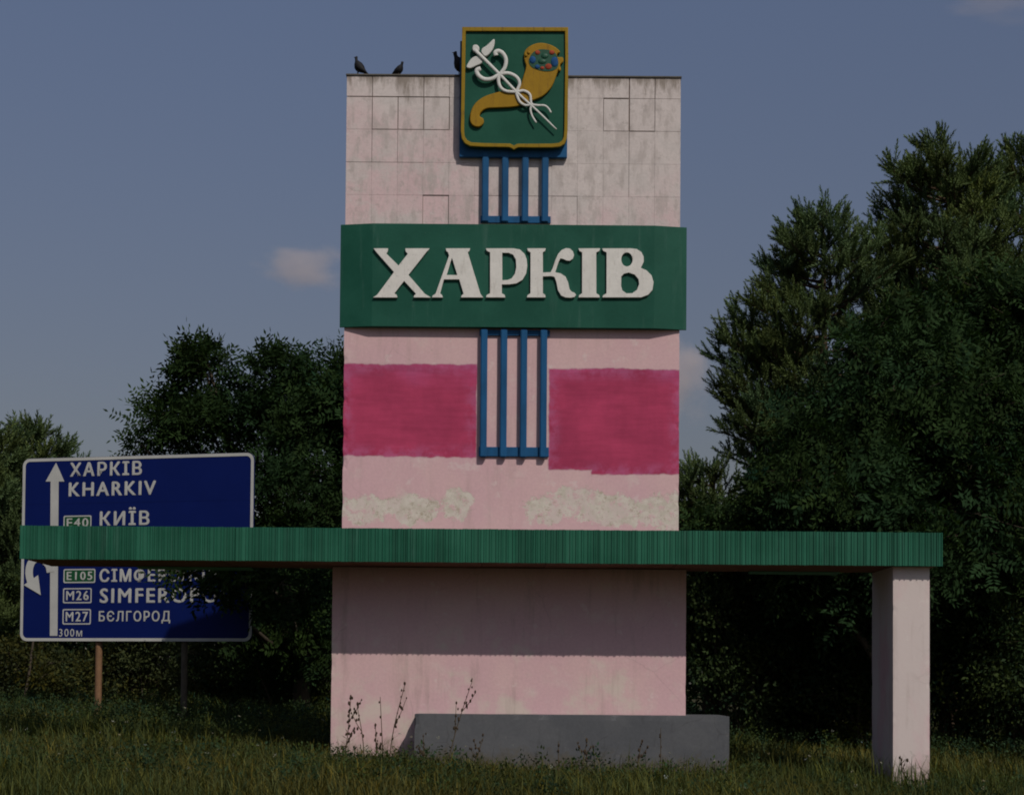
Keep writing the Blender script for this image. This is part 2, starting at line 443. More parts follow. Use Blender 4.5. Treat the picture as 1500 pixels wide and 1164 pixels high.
# ------------------------------------------------------------------ ground
xs = np.concatenate([np.linspace(-400, -20, 20), np.linspace(-18, 18, 73), np.linspace(20, 400, 20)])
ys = np.concatenate([np.linspace(-60, 14, 12), np.linspace(15, 46, 63), np.linspace(50, 900, 24)])
gx, gy = np.meshgrid(xs, ys); gz = ground_z(gx, gy)
gv = np.stack([gx, gy, gz], -1).reshape(-1, 3)
nx = len(xs); ii, jj = np.meshgrid(np.arange(nx - 1), np.arange(len(ys) - 1)); b0 = (jj * nx + ii).ravel()
gq = np.stack([b0, b0 + 1, b0 + nx + 1, b0 + nx], -1)
m = Mat('ground_soil', .95, .1)
a = m.noise(.8, 5, .65); b = m.noise(7, 5, .7); c = m.noise(.33, 3, .5, off=(4, 7, 0))
col = m.mix(a.step(.4, .62), (.030, .034, .014), (.055, .052, .024))
col = m.mix((b * .5 + c * .6).step(.60, .70) * .7, col, (.15, .105, .06))
m.color(m.bright(col, (m.noise(40, 3) - .5) * .7 + 1.0)).bump(b, .6, .05)
g = mk('ground', quads_me('ground', [(gv, gq)], smooth=True), m.mat); g['kind'] = 'structure'

# ------------------------------------------------------------------ stele: pedestal, shaft, tiles
stele = thing('stele', 'tall pink painted concrete stele with tiled top, carrying the green name band', 'monument', (0, (YL + 25.7) / 2, float(ground_z(0, YL))))
mk('pedestal', chip(box_me('pedestal', LX0, LX1, YL, 25.70, ZB, CZ0 - .004), LX0, LX1, YL, 25.70, ZB, CZ0), M_PED, stele)
BZ1 = avgz([(700, 327.5), (800, 328)], YU - .15)        # band top / bottom
BZ0 = avgz([(700, 478.5), (800, 479)], YU - .15)
zt0 = at(750, 327, YU).z                                # tiles start behind the band's top edge
ZT0 = BZ1 - .12
shaft = mk('shaft', chip(box_me('shaft', UX0, UX1, YU, 25.60, CZ1 + .004, ZT0), UX0, UX1, YU, 25.60, CZ1, ZT0, .010), M_SHAFT, stele)
core = mk('upper_block', box_me('upper_block', UX0 + .012, UX1 - .012, YU + .014, 25.59, ZT0 + .003, UZ1 - .02), M_MORTAR, stele)
rows_v = [110.6, 143.3, 191, 239.2, 287, 335]
rz = [UZ1] + [at(750, v + 0.0, YU).z for v in rows_v[1:-1]] + [ZT0 + .002]
ncol = 13; cw = (UX1 - UX0) / ncol
# joints that show as dark lines: horizontal (row line, columns), vertical (column line, rows)
HJ = {(1, c): .024 for c in (0, 1, 2, 3)}; HJ.update({(2, c): .018 for c in (1, 2, 3)}); HJ.update({(3, c): .010 for c in (0, 1, 2)})
HJ.update({(1, 10): .030, (1, 11): .009, (1, 12): .008, (2, 10): .012, (2, 11): .024, (4, 3): .020, (4, 8): .012, (4, 5): .010, (4, 6): .010, (4, 7): .010, (2, 12): .006})
VJ = {(1, 0): .016, (1, 1): .016, (1, 2): .010, (2, 1): .020, (2, 2): .008, (3, 0): .016, (3, 1): .020, (4, 0): .008, (4, 1): .020}
VJ.update({(11, 0): .030, (11, 1): .034, (11, 2): .010, (11, 3): .008, (10, 1): .012, (12, 0): .018, (12, 1): .011, (4, 4): .016, (3, 4): .014, (9, 4): .008})
rng = random.Random(4)
for r in range(5):
    for c in range(ncol):
        x0, x1 = UX0 + c * cw, UX0 + (c + 1) * cw
        z1, z0 = rz[r], rz[r + 1]
        l = .6 * VJ.get((c, r), .0024) / 2 if c else 0; rr = .6 * VJ.get((c + 1, r), .0024) / 2 if c < ncol - 1 else 0
        t = .6 * HJ.get((r, c), .0026) / 2 if r else 0; bt = .6 * HJ.get((r + 1, c), .0026) / 2 if r < 4 else 0
        y = YU + rng.uniform(-.0008, .0012) + (.014 if (r, c) == (4, 3) else 0)
        mk('tile', box_me('tile', x0 + l, x1 - rr, y, YU + .016, z0 + bt, z1 - t - (.0 if r else .02), .0012), M_TILE, core)
# side and back facing of the tiled top
mk('coping', box_me('coping', UX0 - .012, UX1 + .012, YU - .018, 25.62, UZ1 - .018, UZ1 + .006, .004), M_COPING, stele)

# ------------------------------------------------------------------ canopy
canopy = thing('canopy', 'long flat canopy with dark green ribbed fascia crossing the pink stele', 'canopy', ((CX0 + CX1) / 2, 24.4, CZ0))
mk('roof_slab', box_me('roof_slab', CX0 + .03, CX1 - .03, YC + .05, YCB - .03, CZ0 + .03, CZ1 - .002), M_ROOF, canopy)
pl = 14; pw = (CX1 - CX0 - .06) / pl
for i in range(pl):
    mk('soffit_board', box_me('soffit_board', CX0 + .03 + i * pw + .003, CX0 + .03 + (i + 1) * pw - .003, YC + .045, YCB - .035, CZ0 + .004 + .004 * (i % 2), CZ0 + .029), M_SOFF, canopy)
fascia = mk('fascia', box_me('fascia', CX0 + .004, CX1 - .004, YC + .024, YC + .044, CZ0 + .006, CZ1 - .006), M_SLAT, canopy)
def slat_mesh(w, nrib):
    """ribbed strip in its own coordinates: x 0..w, front towards -y"""
    h = CZ1 - CZ0
    prof = [(0, .003)]
    for k in range(nrib):
        a = w * k / nrib; d = w / nrib
        prof += [(a + d * .12, 0.0), (a + d * .60, .002), (a + d * .66, -.012), (a + d * .86, -.012), (a + d * .93, .004)]
    prof += [(w, .003)]
    bm = bmesh.new()
    lo = [bm.verts.new((x, y, 0)) for x, y in prof] + [bm.verts.new((w, .022, 0)), bm.verts.new((0, .022, 0))]
    f = bm.faces.new(lo)
    e = bmesh.ops.extrude_face_region(bm, geom=[f])
    bmesh.ops.translate(bm, verts=[q for q in e['geom'] if isinstance(q, bmesh.types.BMVert)], vec=(0, 0, h))
    me = bm_mesh(bm, 'slat'); me.materials.append(M_SLAT); return me
widths = [.056, .068, .074, .082, .094]
slat_meshes = [slat_mesh(w - .0015, 1) for w in widths]
x = CX0; rng = random.Random(11); frot = root_of(fascia)
while x < CX1 - .03:
    k = rng.randrange(5)
    if x + widths[k] > CX1: k = 0
    o = bpy.data.objects.new('slat', slat_meshes[k]); link(o, fascia)
    o.location = Vector((x, YC + rng.uniform(-.003, .003), CZ0 + rng.uniform(-.0025, .0015))) - frot
    o.rotation_euler = (rng.uniform(-.006, .006), rng.uniform(-.004, .004), rng.uniform(-.03, .03))
    x += widths[k]
    if rng.random() < .07: x += .007
# green rear fascia, and the trim hanging under the back edge
mk('rear_fascia', box_me('rear_fascia', CX0 + .004, CX1 - .004, YCB - .028, YCB, CZ0 + .006, CZ1 - .006), M_SLAT, canopy)
for u0, u1 in ((205, 372), (1095, 1225)):
    a, b = at(u0, 826, YCB).x, at(u1, 826, YCB).x
    bm = bmesh.new()
    v = [bm.verts.new(p) for p in ((a, YCB - .24, CZ0 - .002), (b, YCB - .24, CZ0 - .002), (b, YCB - .05, CZ0 - .030), (a, YCB - .05, CZ0 - .024),
                                  (a, YCB - .24, CZ0 - .008), (b, YCB - .24, CZ0 - .008), (b, YCB - .05, CZ0 - .036), (a, YCB - .05, CZ0 - .030))]
    for q in ((0, 1, 2, 3), (7, 6, 5, 4), (0, 4, 5, 1), (1, 5, 6, 2), (2, 6, 7, 3), (3, 7, 4, 0)): bm.faces.new([v[i] for i in q])
    mk('loose_trim', bm_mesh(bm, 'loose_trim'), M_TRIM, canopy)

# pillar
PX0 = avgx([(1308, 860), (1308, 1130)], YC + .15); PX1 = avgx([(1361, 860), (1363, 1130)], YC + .15)
pillar = mk('pillar', chip(box_me('pillar', PX0, PX1, YC + .15, YCB - .06, ZB, CZ0 + .002), PX0, PX1, YC + .15, YCB - .06, ZB, CZ0, .005), M_PIL, None, ((PX0 + PX1) / 2, 24.4, float(ground_z(5.3, 24))))
pillar['label'] = 'pale pink pillar holding up the right end of the green canopy'; pillar['category'] = 'pillar'

# grey plinth (L-shaped round the pedestal's right corner)
GX0 = at(607, 1060, YL - .5).x; GX1 = at(1068.5, 1080, YL - .5).x; GZ = avgz([(610, 1044.5), (1060, 1049)], YL - .5)
pts = [(GX0, YL - .5), (GX1, YL - .5), (GX1, YL + .75), (LX1 + .004, YL + .75), (LX1 + .004, YL - .004), (GX0, YL - .004)]
pln = mk('plinth', chip(prism_me('plinth', pts, ZB, GZ), GX0, GX1, YL - .5, YL + .75, ZB, GZ, .016), M_GREY, None, ((GX0 + GX1) / 2, YL - .2, float(ground_z(1, 24.2))))
pln['label'] = 'low dark grey block at the foot of the pink stele'; pln['category'] = 'plinth'

# ------------------------------------------------------------------ green band with letters
def tr(pts, ox, oy, s, Y):
    return [(lambda p: (p.x, p.z))(at(ox + x / s, oy + y / s, Y)) for x, y in pts]
YB = YU - .115
band = thing('name_band', 'wide dark green band with raised white serif letters across the stele', 'sign', ((UX0 + UX1) / 2, YU, BZ0))
BX0 = avgx([(499, 332), (497.5, 478)], YU - .03); BX1 = avgx([(1006, 333), (1005.5, 479)], YU - .03)
ch = .46
mk('board', prism_me('board', [(BX0, YU - .022), (BX0 + ch, YB), (BX1 - ch, YB), (BX1, YU - .022), (BX1, YU - .004), (BX0, YU - .004)], BZ0, BZ1, .004), M_BAND, band)
S6 = 6.818
def arc(cx, cy, rx, ry, a0, a1, n=10):
    return [(cx + rx * math.cos(R(a0 + (a1 - a0) * i / n)), cy + ry * math.sin(R(a0 + (a1 - a0) * i / n))) for i in range(n + 1)]
letters = [
 [[(82, 92), (226, 92), (224, 122), (208, 142), (332, 264), (424, 146), (402, 122), (400, 92), (640, 92), (610, 130), (430, 356), (594, 545), (655, 582), (482, 582), (488, 562), (506, 545), (388, 418), (288, 540), (312, 555), (322, 582), (75, 582), (118, 556), (286, 328), (118, 140)]],
 [[(804, 92), (1046, 92), (1040, 118), (1024, 130), (1150, 545), (1180, 582), (954, 582), (962, 562), (982, 545), (938, 402), (786, 402), (746, 540), (766, 558), (776, 582), (664, 582), (674, 562), (702, 545), (836, 165), (826, 132), (808, 118)], [(866, 185), (810, 358), (920, 358)]],
 [[(1205, 92), (1480, 92), (1545, 104), (1590, 145), (1612, 200), (1618, 265), (1608, 340), (1572, 405), (1510, 442), (1440, 452), (1364, 452), (1364, 540), (1392, 556), (1400, 582), (1205, 582), (1212, 558), (1246, 540), (1246, 132), (1214, 118)], [(1368, 136), (1368, 410), (1420, 408), (1462, 392), (1495, 345), (1508, 280), (1504, 205), (1476, 155), (1432, 138)]],
 [[(x + 1500, y) for x, y in [(118, 92), (302, 92), (296, 118), (274, 132), (274, 334), (352, 330), (372, 290), (398, 210), (425, 150), (462, 108), (505, 90), (545, 94), (575, 122), (586, 160), (574, 195), (545, 216), (510, 214), (482, 200), (450, 192), (432, 225), (396, 330), (452, 342), (500, 374), (526, 430), (540, 498), (560, 524), (588, 534), (606, 554), (592, 578), (550, 586), (500, 583), (455, 562), (424, 508), (408, 425), (390, 378), (360, 370), (274, 372), (274, 540), (296, 556), (302, 582), (114, 582), (122, 558), (150, 540), (150, 132), (124, 118)]]],
 [[(x + 1500, y) for x, y in [(630, 92), (846, 92), (838, 118), (808, 132), (808, 540), (836, 558), (844, 582), (630, 582), (638, 558), (666, 540), (666, 132), (638, 118)]]],
 [[(x + 1500, y) for x, y in [(868, 92), (1150, 92), (1210, 98), (1258, 128), (1281, 175), (1282, 225), (1262, 268), (1252, 286), (1310, 312), (1360, 362), (1380, 430), (1370, 505), (1328, 555), (1255, 582), (868, 582), (876, 560), (910, 540), (910, 132), (876, 118)]],
  [(x + 1500, y) for x, y in arc(1114, 203, 57, 70, 0, -340, 18)], [(x + 1500, y) for x, y in [(1058, 372), (1056, 470), (1068, 512), (1110, 542), (1168, 540), (1214, 506), (1236, 450), (1230, 400), (1192, 355), (1132, 334), (1085, 345)]]],
]
for L in letters:
    mk('letter', plate_me('letter', [tr(p, 535, 350, S6, YB - .05) for p in L], YB - .004, YB - .040, .003), M_WHITE, band)

# ------------------------------------------------------------------ blue tube lattices
def lattice(label, v0, v1, bars):
    p0, p1 = at(752, v1, YU - .08), at(752, v0, YU - .08)
    root = thing('tube_lattice', label, 'lattice', (p0.x, YU, p0.z), 'blue lattices on the stele')
    for u in (708.6, 737.7, 767.0, 796.2):
        cx = at(u - (v0 + v1) / 2 * .00785 + 4.5, (v0 + v1) / 2, YU - .08).x
        mk('tube', box_me('tube', cx - .047, cx + .047, YU - .098, YU - .026, p0.z, p1.z, .012, 2), M_BLUE, root)
    for va, vb in bars:
        a, b = at(701.5 - (va - 600) * .008, vb, YU - .03), at(804.5 - (va - 600) * .008, va, YU - .03)
        mk('crossbar', box_me('crossbar', a.x, b.x, YU - .036, YU - .004, a.z, b.z, .004), M_BLUE, root)
lattice('short blue tube lattice between the coat of arms and the green band', 222, 325.0, [(317, 326.2)])
lattice('long blue tube lattice hanging below the green band', 482, 669.5, [(483.5, 491), (655, 668)])

# ------------------------------------------------------------------ coat of arms
SH = 5.545
shield = thing('coat_of_arms', 'green shield with gold border, horn of plenty and winged staff atop the stele', 'emblem', (at(754, 220, YU - .2).x, YU, at(754, 225, YU - .2).z))
a, b = at(672.5, 228.5, YU - .12), at(832, 60, YU - .12)
mk('backing_panel', box_me('backing_panel', a.x, b.x, YU - .085, YU - .012, a.z, b.z, .006), M_BLUE, shield)
YS = YU - .165
outer = [(150, 60), (1010, 62), (1012, 300), (1006, 900), (1000, 962), (984, 1004), (946, 1030), (880, 1037), (740, 1038), (610, 1036), (588, 1044), (570, 1056), (552, 1044), (530, 1035), (330, 1032), (215, 1026), (172, 1004), (146, 962), (138, 900), (146, 300)]
inner = [(180, 93), (984, 95), (986, 300), (978, 890), (974, 950), (962, 980), (936, 1000), (880, 1006), (740, 1007), (600, 1007), (582, 1015), (570, 1022), (558, 1015), (540, 1006), (330, 1002), (225, 996), (190, 978), (170, 945), (166, 890), (176, 300)]
po, pi = tr(outer, 650, 30, SH, YS), tr(inner, 650, 30, SH, YS)
mk('field', plate_me('field', [po], YU - .087, YS), M_SHIELD, shield)
mk('border', plate_me('border', [po, pi], YS - .002, YS - .034, .006), M_YEL, shield)
horn = [(652, 300), (655, 262), (682, 225), (738, 195), (800, 187), (872, 204), (922, 234), (944, 262), (922, 278), (926, 302), (964, 304), (972, 338), (946, 366), (952, 404), (926, 424), (908, 470), (872, 550), (808, 616), (730, 652), (640, 690), (560, 708), (440, 715), (352, 720), (306, 748), (292, 782), (320, 800), (324, 838), (290, 868), (244, 862), (214, 822), (220, 745), (258, 675), (330, 622), (440, 586), (560, 560), (618, 540), (646, 460), (668, 380), (656, 335)]
cornu = mk('horn_of_plenty', plate_me('horn_of_plenty', [tr(smooth_loop(horn, 4), 650, 30, SH, YS - .02)], YS - .002, YS - .046, .012), M_OCHRE, shield)
mouth = smooth_loop([(690, 330), (715, 272), (770, 240), (840, 240), (905, 268), (925, 310), (930, 370), (895, 405), (830, 415), (760, 400), (710, 375)], 4)
mk('mouth', plate_me('mouth', [tr(mouth, 650, 30, SH, YS - .045)], YS - .040, YS - .052), M_LEAFG, cornu)
def fruit(x, y, rx, ry, mat):
    p = at(650 + x / SH, 30 + y / SH, YS - .05); k = YU / F / SH
    bm = bmesh.new(); bmesh.ops.create_uvsphere(bm, u_segments=12, v_segments=8, radius=1)
    for v in bm.verts: v.co = Vector((p.x + v.co.x * rx * k * .9, YS - .050 + v.co.y * .016, p.z + v.co.z * ry * k * .9))
    mk('fruit', bm_mesh(bm, 'fruit', True), mat, cornu)
for f in ((722, 322, 30, 36, M_FBLUE), (900, 338, 34, 48, M_FBLUE), (760, 378, 24, 20, M_FBLUE), (762, 262, 24, 22, M_RED), (878, 262, 26, 22, M_RED), (850, 376, 32, 28, M_RED), (800, 388, 20, 16, M_RED),
          (820, 290, 34, 26, M_LEAFG), (800, 335, 40, 24, M_LEAFG), (690, 262, 14, 16, M_OCHRE), (670, 285, 13, 15, M_OCHRE), (940, 400, 14, 16, M_OCHRE)): fruit(*f)
def relief(name, pts, r0, r1, y, parent, mat=M_CADU, n=5):
    k = YU / F / SH
    w = [at(650 + q[0] / SH, 30 + q[1] / SH, y) for q in smooth_path(pts, n)]
    rr = np.linspace(r0 * k, r1 * k, len(w))
    # flattened half round bar lying on the field
    V, Q = tube_arr([(p.x, y, p.z) for p in w], rr, 8, 1.0)
    V[:, 1] = y + (V[:, 1] - y) * .55
    caps = []
    me = quads_me(name, [(V, Q)], smooth=True)
    bm = bmesh.new(); bm.from_mesh(me); bmesh.ops.holes_fill(bm, edges=[e for e in bm.edges if e.is_boundary]); bm.to_mesh(me); bm.free()
    return mk(name, me, mat, parent)
st = relief('staff', [(252, 240), (440, 425), (600, 590), (760, 735), (916, 886)], 15, 6, YS - .062, shield)
relief('snake', [(424, 288), (420, 262), (445, 250), (480, 270), (505, 320), (495, 385), (455, 442), (444, 490), (462, 545), (510, 576), (590, 580), (650, 572), (700, 604), (712, 676), (760, 690), (818, 692), (850, 715), (872, 750)], 20, 7, YS - .060, shield)
relief('snake', [(300, 392), (268, 408), (282, 448), (330, 478), (392, 474), (455, 440), (525, 430), (592, 462), (616, 515), (592, 580), (600, 625), (622, 666), (664, 690), (708, 688), (704, 725), (718, 775), (752, 832)], 20, 7, YS - .060, shield)
for w in ([(306, 262), (312, 228), (350, 202), (404, 152), (414, 172), (404, 222), (376, 266), (338, 292)], [(262, 290), (300, 300), (316, 332), (300, 352), (262, 370), (212, 390), (184, 376), (202, 338), (226, 308)]):
    mk('wing', plate_me('wing', [tr(smooth_loop(w, 4), 650, 30, SH, YS - .05)], YS - .002, YS - .050, .010), M_CADU, shield)
mk('finial', plate_me('finial', [tr(smooth_loop([(232, 232), (240, 205), (268, 200), (288, 222), (285, 250), (262, 262), (240, 252)], 4), 650, 30, SH, YS - .05)], YS - .002, YS - .066, .012), M_CADU, shield)

# ------------------------------------------------------------------ road sign
YSL, YSR = 33.0, 31.8
sl_, sr_ = at(29, 939, YSL), at(369, 939, YSR)
SP0 = Vector((sl_.x, YSL, 0)); SAX = Vector((sr_.x - sl_.x, YSR - YSL, 0)); SW = SAX.length; SAX.normalize()
SN = Vector((SAX.y, -SAX.x, 0))                           # towards the viewer
def on_sign(u, v, lift=0.0):
    d = CROT @ Vector(((u - CX) / F, -(v - CY) / F, -1.0))
    P = SP0 + SN * lift
    t = (P - CAMLOC).dot(SN) / d.dot(SN); p = CAMLOC + d * t
    return ((p - P).dot(SAX), p.z)
SBZ = (on_sign(29, 939)[1] + on_sign(369, 939)[1]) / 2; STZ = (on_sign(36, 672)[1] + on_sign(371, 662)[1]) / 2
sbase = SP0 + SAX * SW / 2; sbase.z = float(ground_z(sbase.x, sbase.y))
rsign = thing('road_sign', 'large blue road direction sign with white border behind the left end of the canopy', 'road sign', sbase)
SM = Matrix(((SAX.x, 0, SN.x, SP0.x), (SAX.y, 0, SN.y, SP0.y), (0, 1, 0, 0), (0, 0, 0, 1))) # local (s, z, lift) -> world
SM = Matrix(((SAX.x, 0, SN.x, SP0.x), (SAX.y, 0, SN.y, SP0.y), (0.0, 1.0, 0.0, 0.0), (0, 0, 0, 1)))
def sign_plate(name, loops, l0, l1, mat, parent=None):
    cu = bpy.data.curves.new('c', 'CURVE'); cu.dimensions = '2D'; cu.fill_mode = 'BOTH'
    for lp in loops:
        s = cu.splines.new('POLY'); s.points.add(len(lp) - 1)
        for p, (x, z) in zip(s.points, lp): p.co = (x, z, 0, 1)
        s.use_cyclic_u = True
    cu.extrude = (l1 - l0) / 2
    me = curve_to_me(cu, name); me.transform(Matrix.Translation((0, 0, (l0 + l1) / 2))); me.transform(SM)
    return mk(name, me, mat, parent or rsign)
def rrect(x0, z0, x1, z1, r, n=5):
    o = []
    for cx, cz, a in ((x1 - r, z1 - r, 0), (x0 + r, z1 - r, 90), (x0 + r, z0 + r, 180), (x1 - r, z0 + r, 270)):
        o += [(cx + r * math.cos(R(a + 90 * i / n)), cz + r * math.sin(R(a + 90 * i / n))) for i in range(n + 1)]
    return o
def sign_mat(name, col, rough=.45, var=.12):
    return simple_mat(name, col, rough, var, 2.5, .12, bump=0)
M_SB = sign_mat('blue_sign_sheeting', (.0032, .0105, .094)); M_SW = sign_mat('white_sign_sheeting', (.46, .46, .44), .5, .2)
M_SG = sign_mat('green_route_sheeting', (.012, .075, .03)); M_ALU = simple_mat('dull_sign_back', (.18, .18, .18), .5)
sign_plate('panel', [rrect(0, SBZ, SW, STZ, .14)], -.03, 0, M_SB)
sign_plate('border', [rrect(0.005, SBZ + .005, SW - .005, STZ - .005, .135), rrect(.06, SBZ + .06, SW - .06, STZ - .06, .09)], .002, .006, M_SW)
for i in range(1, 4):                                     # panel joints
    zz = SBZ + (STZ - SBZ) * i / 4
    sign_plate('joint', [[(0.08, zz - .003), (SW - .08, zz - .003), (SW - .08, zz + .003), (.08, zz + .003)]], .0015, .0025, M_SB)
Z4 = 2.7725
def sg(x, y): return on_sign(x / Z4, 640 + y / Z4)
sign_plate('straight_arrow', [[sg(228, 104), sg(262, 180), sg(239, 180), sg(234, 806), sg(203, 806), sg(206, 180), sg(186, 180)]], .002, .006, M_SW)
cp = smooth_path([(206, 548), (198, 518), (168, 494), (138, 498), (122, 525), (120, 562), (132, 604)], 4)
L1, L2 = [], []
for i, p in enumerate(cp):
    t = cp[min(i + 1, len(cp) - 1)] - cp[max(i - 1, 0)]; t = t / np.linalg.norm(t); nn = np.array((-t[1], t[0])) * 15
    L1.append(tuple(p + nn)); L2.append(tuple(p - nn))
sign_plate('curved_arrow', [[sg(*p) for p in L1 + L2[::-1]]], .007, .010, M_SW)
sign_plate('curved_arrow_head', [[sg(98, 600), sg(167, 641), sg(156, 560)]], .0105, .0135, M_SW)
def lettering(txt, x0, y0, x1, y1, lift=.003, mat=None, parent=None, wt=.013):
    cu = bpy.data.curves.new('t', 'FONT'); cu.body = txt; cu.size = 1; cu.space_character = 1.22; cu.resolution_u = 3
    cu.extrude = .002
    me = curve_to_me(cu, 'lettering')
    n = len(me.vertices); co = np.empty(n * 3); me.vertices.foreach_get('co', co); co = co.reshape(-1, 3)
    lo, hi = co.min(0), co.max(0); (a, zb), (b, zt) = sg(x0, y1), sg(x1, y0)
    co[:, 0] = a + (co[:, 0] - lo[0]) / (hi[0] - lo[0]) * (b - a); co[:, 1] = zb + (co[:, 1] - lo[1]) / (hi[1] - lo[1]) * (zt - zb)
    co[:, 2] = lift + co[:, 2]
    me.vertices.foreach_set('co', co.ravel())
    bm = bmesh.new(); bm.from_mesh(me); me.transform(Matrix.Translation((wt * 1.6, 0, .0012))); bm.from_mesh(me); me.transform(Matrix.Translation((-wt * .8, wt * .8, .0012))); bm.from_mesh(me)
    bm.to_mesh(me); bm.free(); me.transform(SM)
    return mk('lettering', me, mat or M_SW, parent or rsign)
lettering('ХАРКІВ', 284, 98, 573, 160); lettering('KHARKIV', 279, 178, 630, 241)
lettering('КИЇВ', 405, 284, 604, 359); lettering('СІМФЕРОПОЛЬ', 404, 529, 925, 590); lettering('SIMFEROPOL', 405, 612, 930, 673)
lettering('БЄЛГОРОД', 401, 705, 690, 756, wt=.006); lettering('300м', 240, 778, 334, 809, wt=.0)
for txt, x0, y0, x1, y1, mt in (('E40', 258, 317, 372, 378, M_SG), ('E105', 258, 534, 388, 592, M_SG), ('M26', 256, 612, 373, 674, M_SB), ('M27', 254, 697, 370, 760, M_SB)):
    (a, zb), (b, zt) = sg(x0, y1), sg(x1, y0)
    pl_ = sign_plate('route_plate', [rrect(a, zb, b, zt, .03)], .001, .003, mt)
    sign_plate('plate_border', [rrect(a, zb, b, zt, .03), rrect(a + .022, zb + .022, b - .022, zt - .022, .02)], .0035, .0055, M_SW, pl_)
    lettering(txt, x0 + 13, y0 + 12, x1 - 14, y1 - 12, .0055, M_SW, pl_, .006)
for u, mat_, r in ((140, M_RUST, .065), (266, M_DARKPOLE, .06)):
    s = on_sign(u, 990)[0]; p = SP0 + SAX * s - SN * .11
    mk('post', tube_me('post', [([(p.x, p.y, z) for z in (float(ground_z(p.x, p.y)) - .4, SBZ, STZ - .3)], [r, r, r])], 10), mat_, rsign)
for k in (.2, .5, .8):
    zz = SBZ + (STZ - SBZ) * k; a = SP0 + SAX * .3 - SN * .045; b = SP0 + SAX * (SW - .3) - SN * .045
    mk('rail', tube_me('rail', [([(a.x, a.y, zz), (b.x, b.y, zz)], [.03, .03])], 6), M_ALU, rsign)

# ------------------------------------------------------------------ birds on top of the stele
M_BIRD = simple_mat('dark_pigeon_plumage', (.009, .009, .011), .7, .4, 30, .3, bump=.1)
M_BEAK = simple_mat('bird_beak_and_legs', (.05, .035, .03), .5, .2, 30)
def pigeon(label, u, v, yaw, lean, Y, size=1.0, turn=0):
    p = at(u, v, Y); p.z = UZ1 + .006
    root = thing('pigeon', label, 'bird', p, 'pigeons on the stele')
    sp = [(-.185, .0, .060, .004, .030), (-.165, 0, .066, .010, .034), (-.12, 0, .078, .016, .036), (-.085, 0, .092, .030, .038), (-.04, 0, .108, .050, .056), (.01, 0, .124, .060, .066), (.05, 0, .142, .054, .060),
          (.078, 0, .168, .038, .042), (.090, 0, .196, .027, .029), (.096, 0, .216, .026, .026), (.104, 0, .234, .027, .025), (.118, 0, .243, .020, .018), (.128, 0, .243, .008, .008)]
    n = 12; V = []
    for x, y, z, rv, rh in sp:
        rv *= 1.22; rh *= 1.15
        for i in range(n):
            a = 2 * math.pi * i / n; V.append((x - math.sin(a) * rv * .25, y + math.cos(a) * rh, z + math.sin(a) * rv))
    Q = [(r * n + i, r * n + (i + 1) % n, (r + 1) * n + (i + 1) % n, (r + 1) * n + i) for r in range(len(sp) - 1) for i in range(n)]
    me = bpy.data.meshes.new('body'); me.from_pydata(V, [], Q + [tuple(range(n))[::-1], tuple(range(len(V) - n, len(V)))])
    me.polygons.foreach_set('use_smooth', [True] * len(me.polygons)); me.materials.append(M_BIRD)
    Rm = Matrix.Rotation(yaw, 4, 'Z') @ Matrix.Rotation(-lean, 4, 'Y') @ Matrix.Scale(size, 4)
    zoff = Vector((0, 0, .0))
    me.transform(Matrix.Translation((0, 0, .01)) @ Rm)
    o = bpy.data.objects.new('body', me); link(o, root)
    bm = bmesh.new(); bmesh.ops.create_cone(bm, segments=8, radius1=.009, radius2=.001, depth=.026, cap_ends=True)
    bm.transform(Matrix.Translation((0, 0, .01)) @ Rm @ Matrix.Translation((.138, 0, .238)) @ Matrix.Rotation(R(100), 4, 'Y'))
    me = bm_mesh(bm, 'beak'); me.materials.append(M_BEAK); link(bpy.data.objects.new('beak', me), root)
    for s in (-1, 1):
        hip = (Rm @ Vector((.01, s * .025, .085))); foot = Vector((hip.x * .6, hip.y, -.004))
        me = tube_me('leg', [([foot, (hip + foot) / 2 + Vector((0, 0, .004)), hip], [.005, .005, .010])], 5); me.materials.append(M_BEAK); link(bpy.data.objects.new('leg', me), root)
    for s in (-1, 1):                                    # folded wings
        wp = [(.055, .054, .135, .020), (.02, .066, .125, .040), (-.04, .062, .112, .038), (-.10, .046, .095, .022), (-.155, .030, .078, .006)]
        V = []
        for x, y, z, r in wp:
            for i in range(8):
                a = 2 * math.pi * i / 8; V.append((x, s * (y + math.cos(a) * .010), z + math.sin(a) * r))
        Q = [(r * 8 + i, r * 8 + (i + 1) % 8, (r + 1) * 8 + (i + 1) % 8, (r + 1) * 8 + i) for r in range(4) for i in range(8)]
        me = bpy.data.meshes.new('wing'); me.from_pydata(V, [], Q + [tuple(range(8))[::-1], tuple(range(32, 40))]); me.transform(Matrix.Translation((0, 0, .01)) @ Rm)
        me.polygons.foreach_set('use_smooth', [True] * len(me.polygons)); me.materials.append(M_BIRD); link(bpy.data.objects.new('wing', me), root)
    return root
pigeon('dark pigeon leaning up at the left corner of the stele top', 522.5, 106, R(170), R(22), YU + .06, .92)
pigeon('small dark pigeon facing right between the corner pigeon and the emblem', 585, 106, R(-35), R(8), YU + .10, .72)
pigeon('dark pigeon half hidden behind the left edge of the coat of arms', 672, 104, R(200), R(14), YU + .06, 1.2)

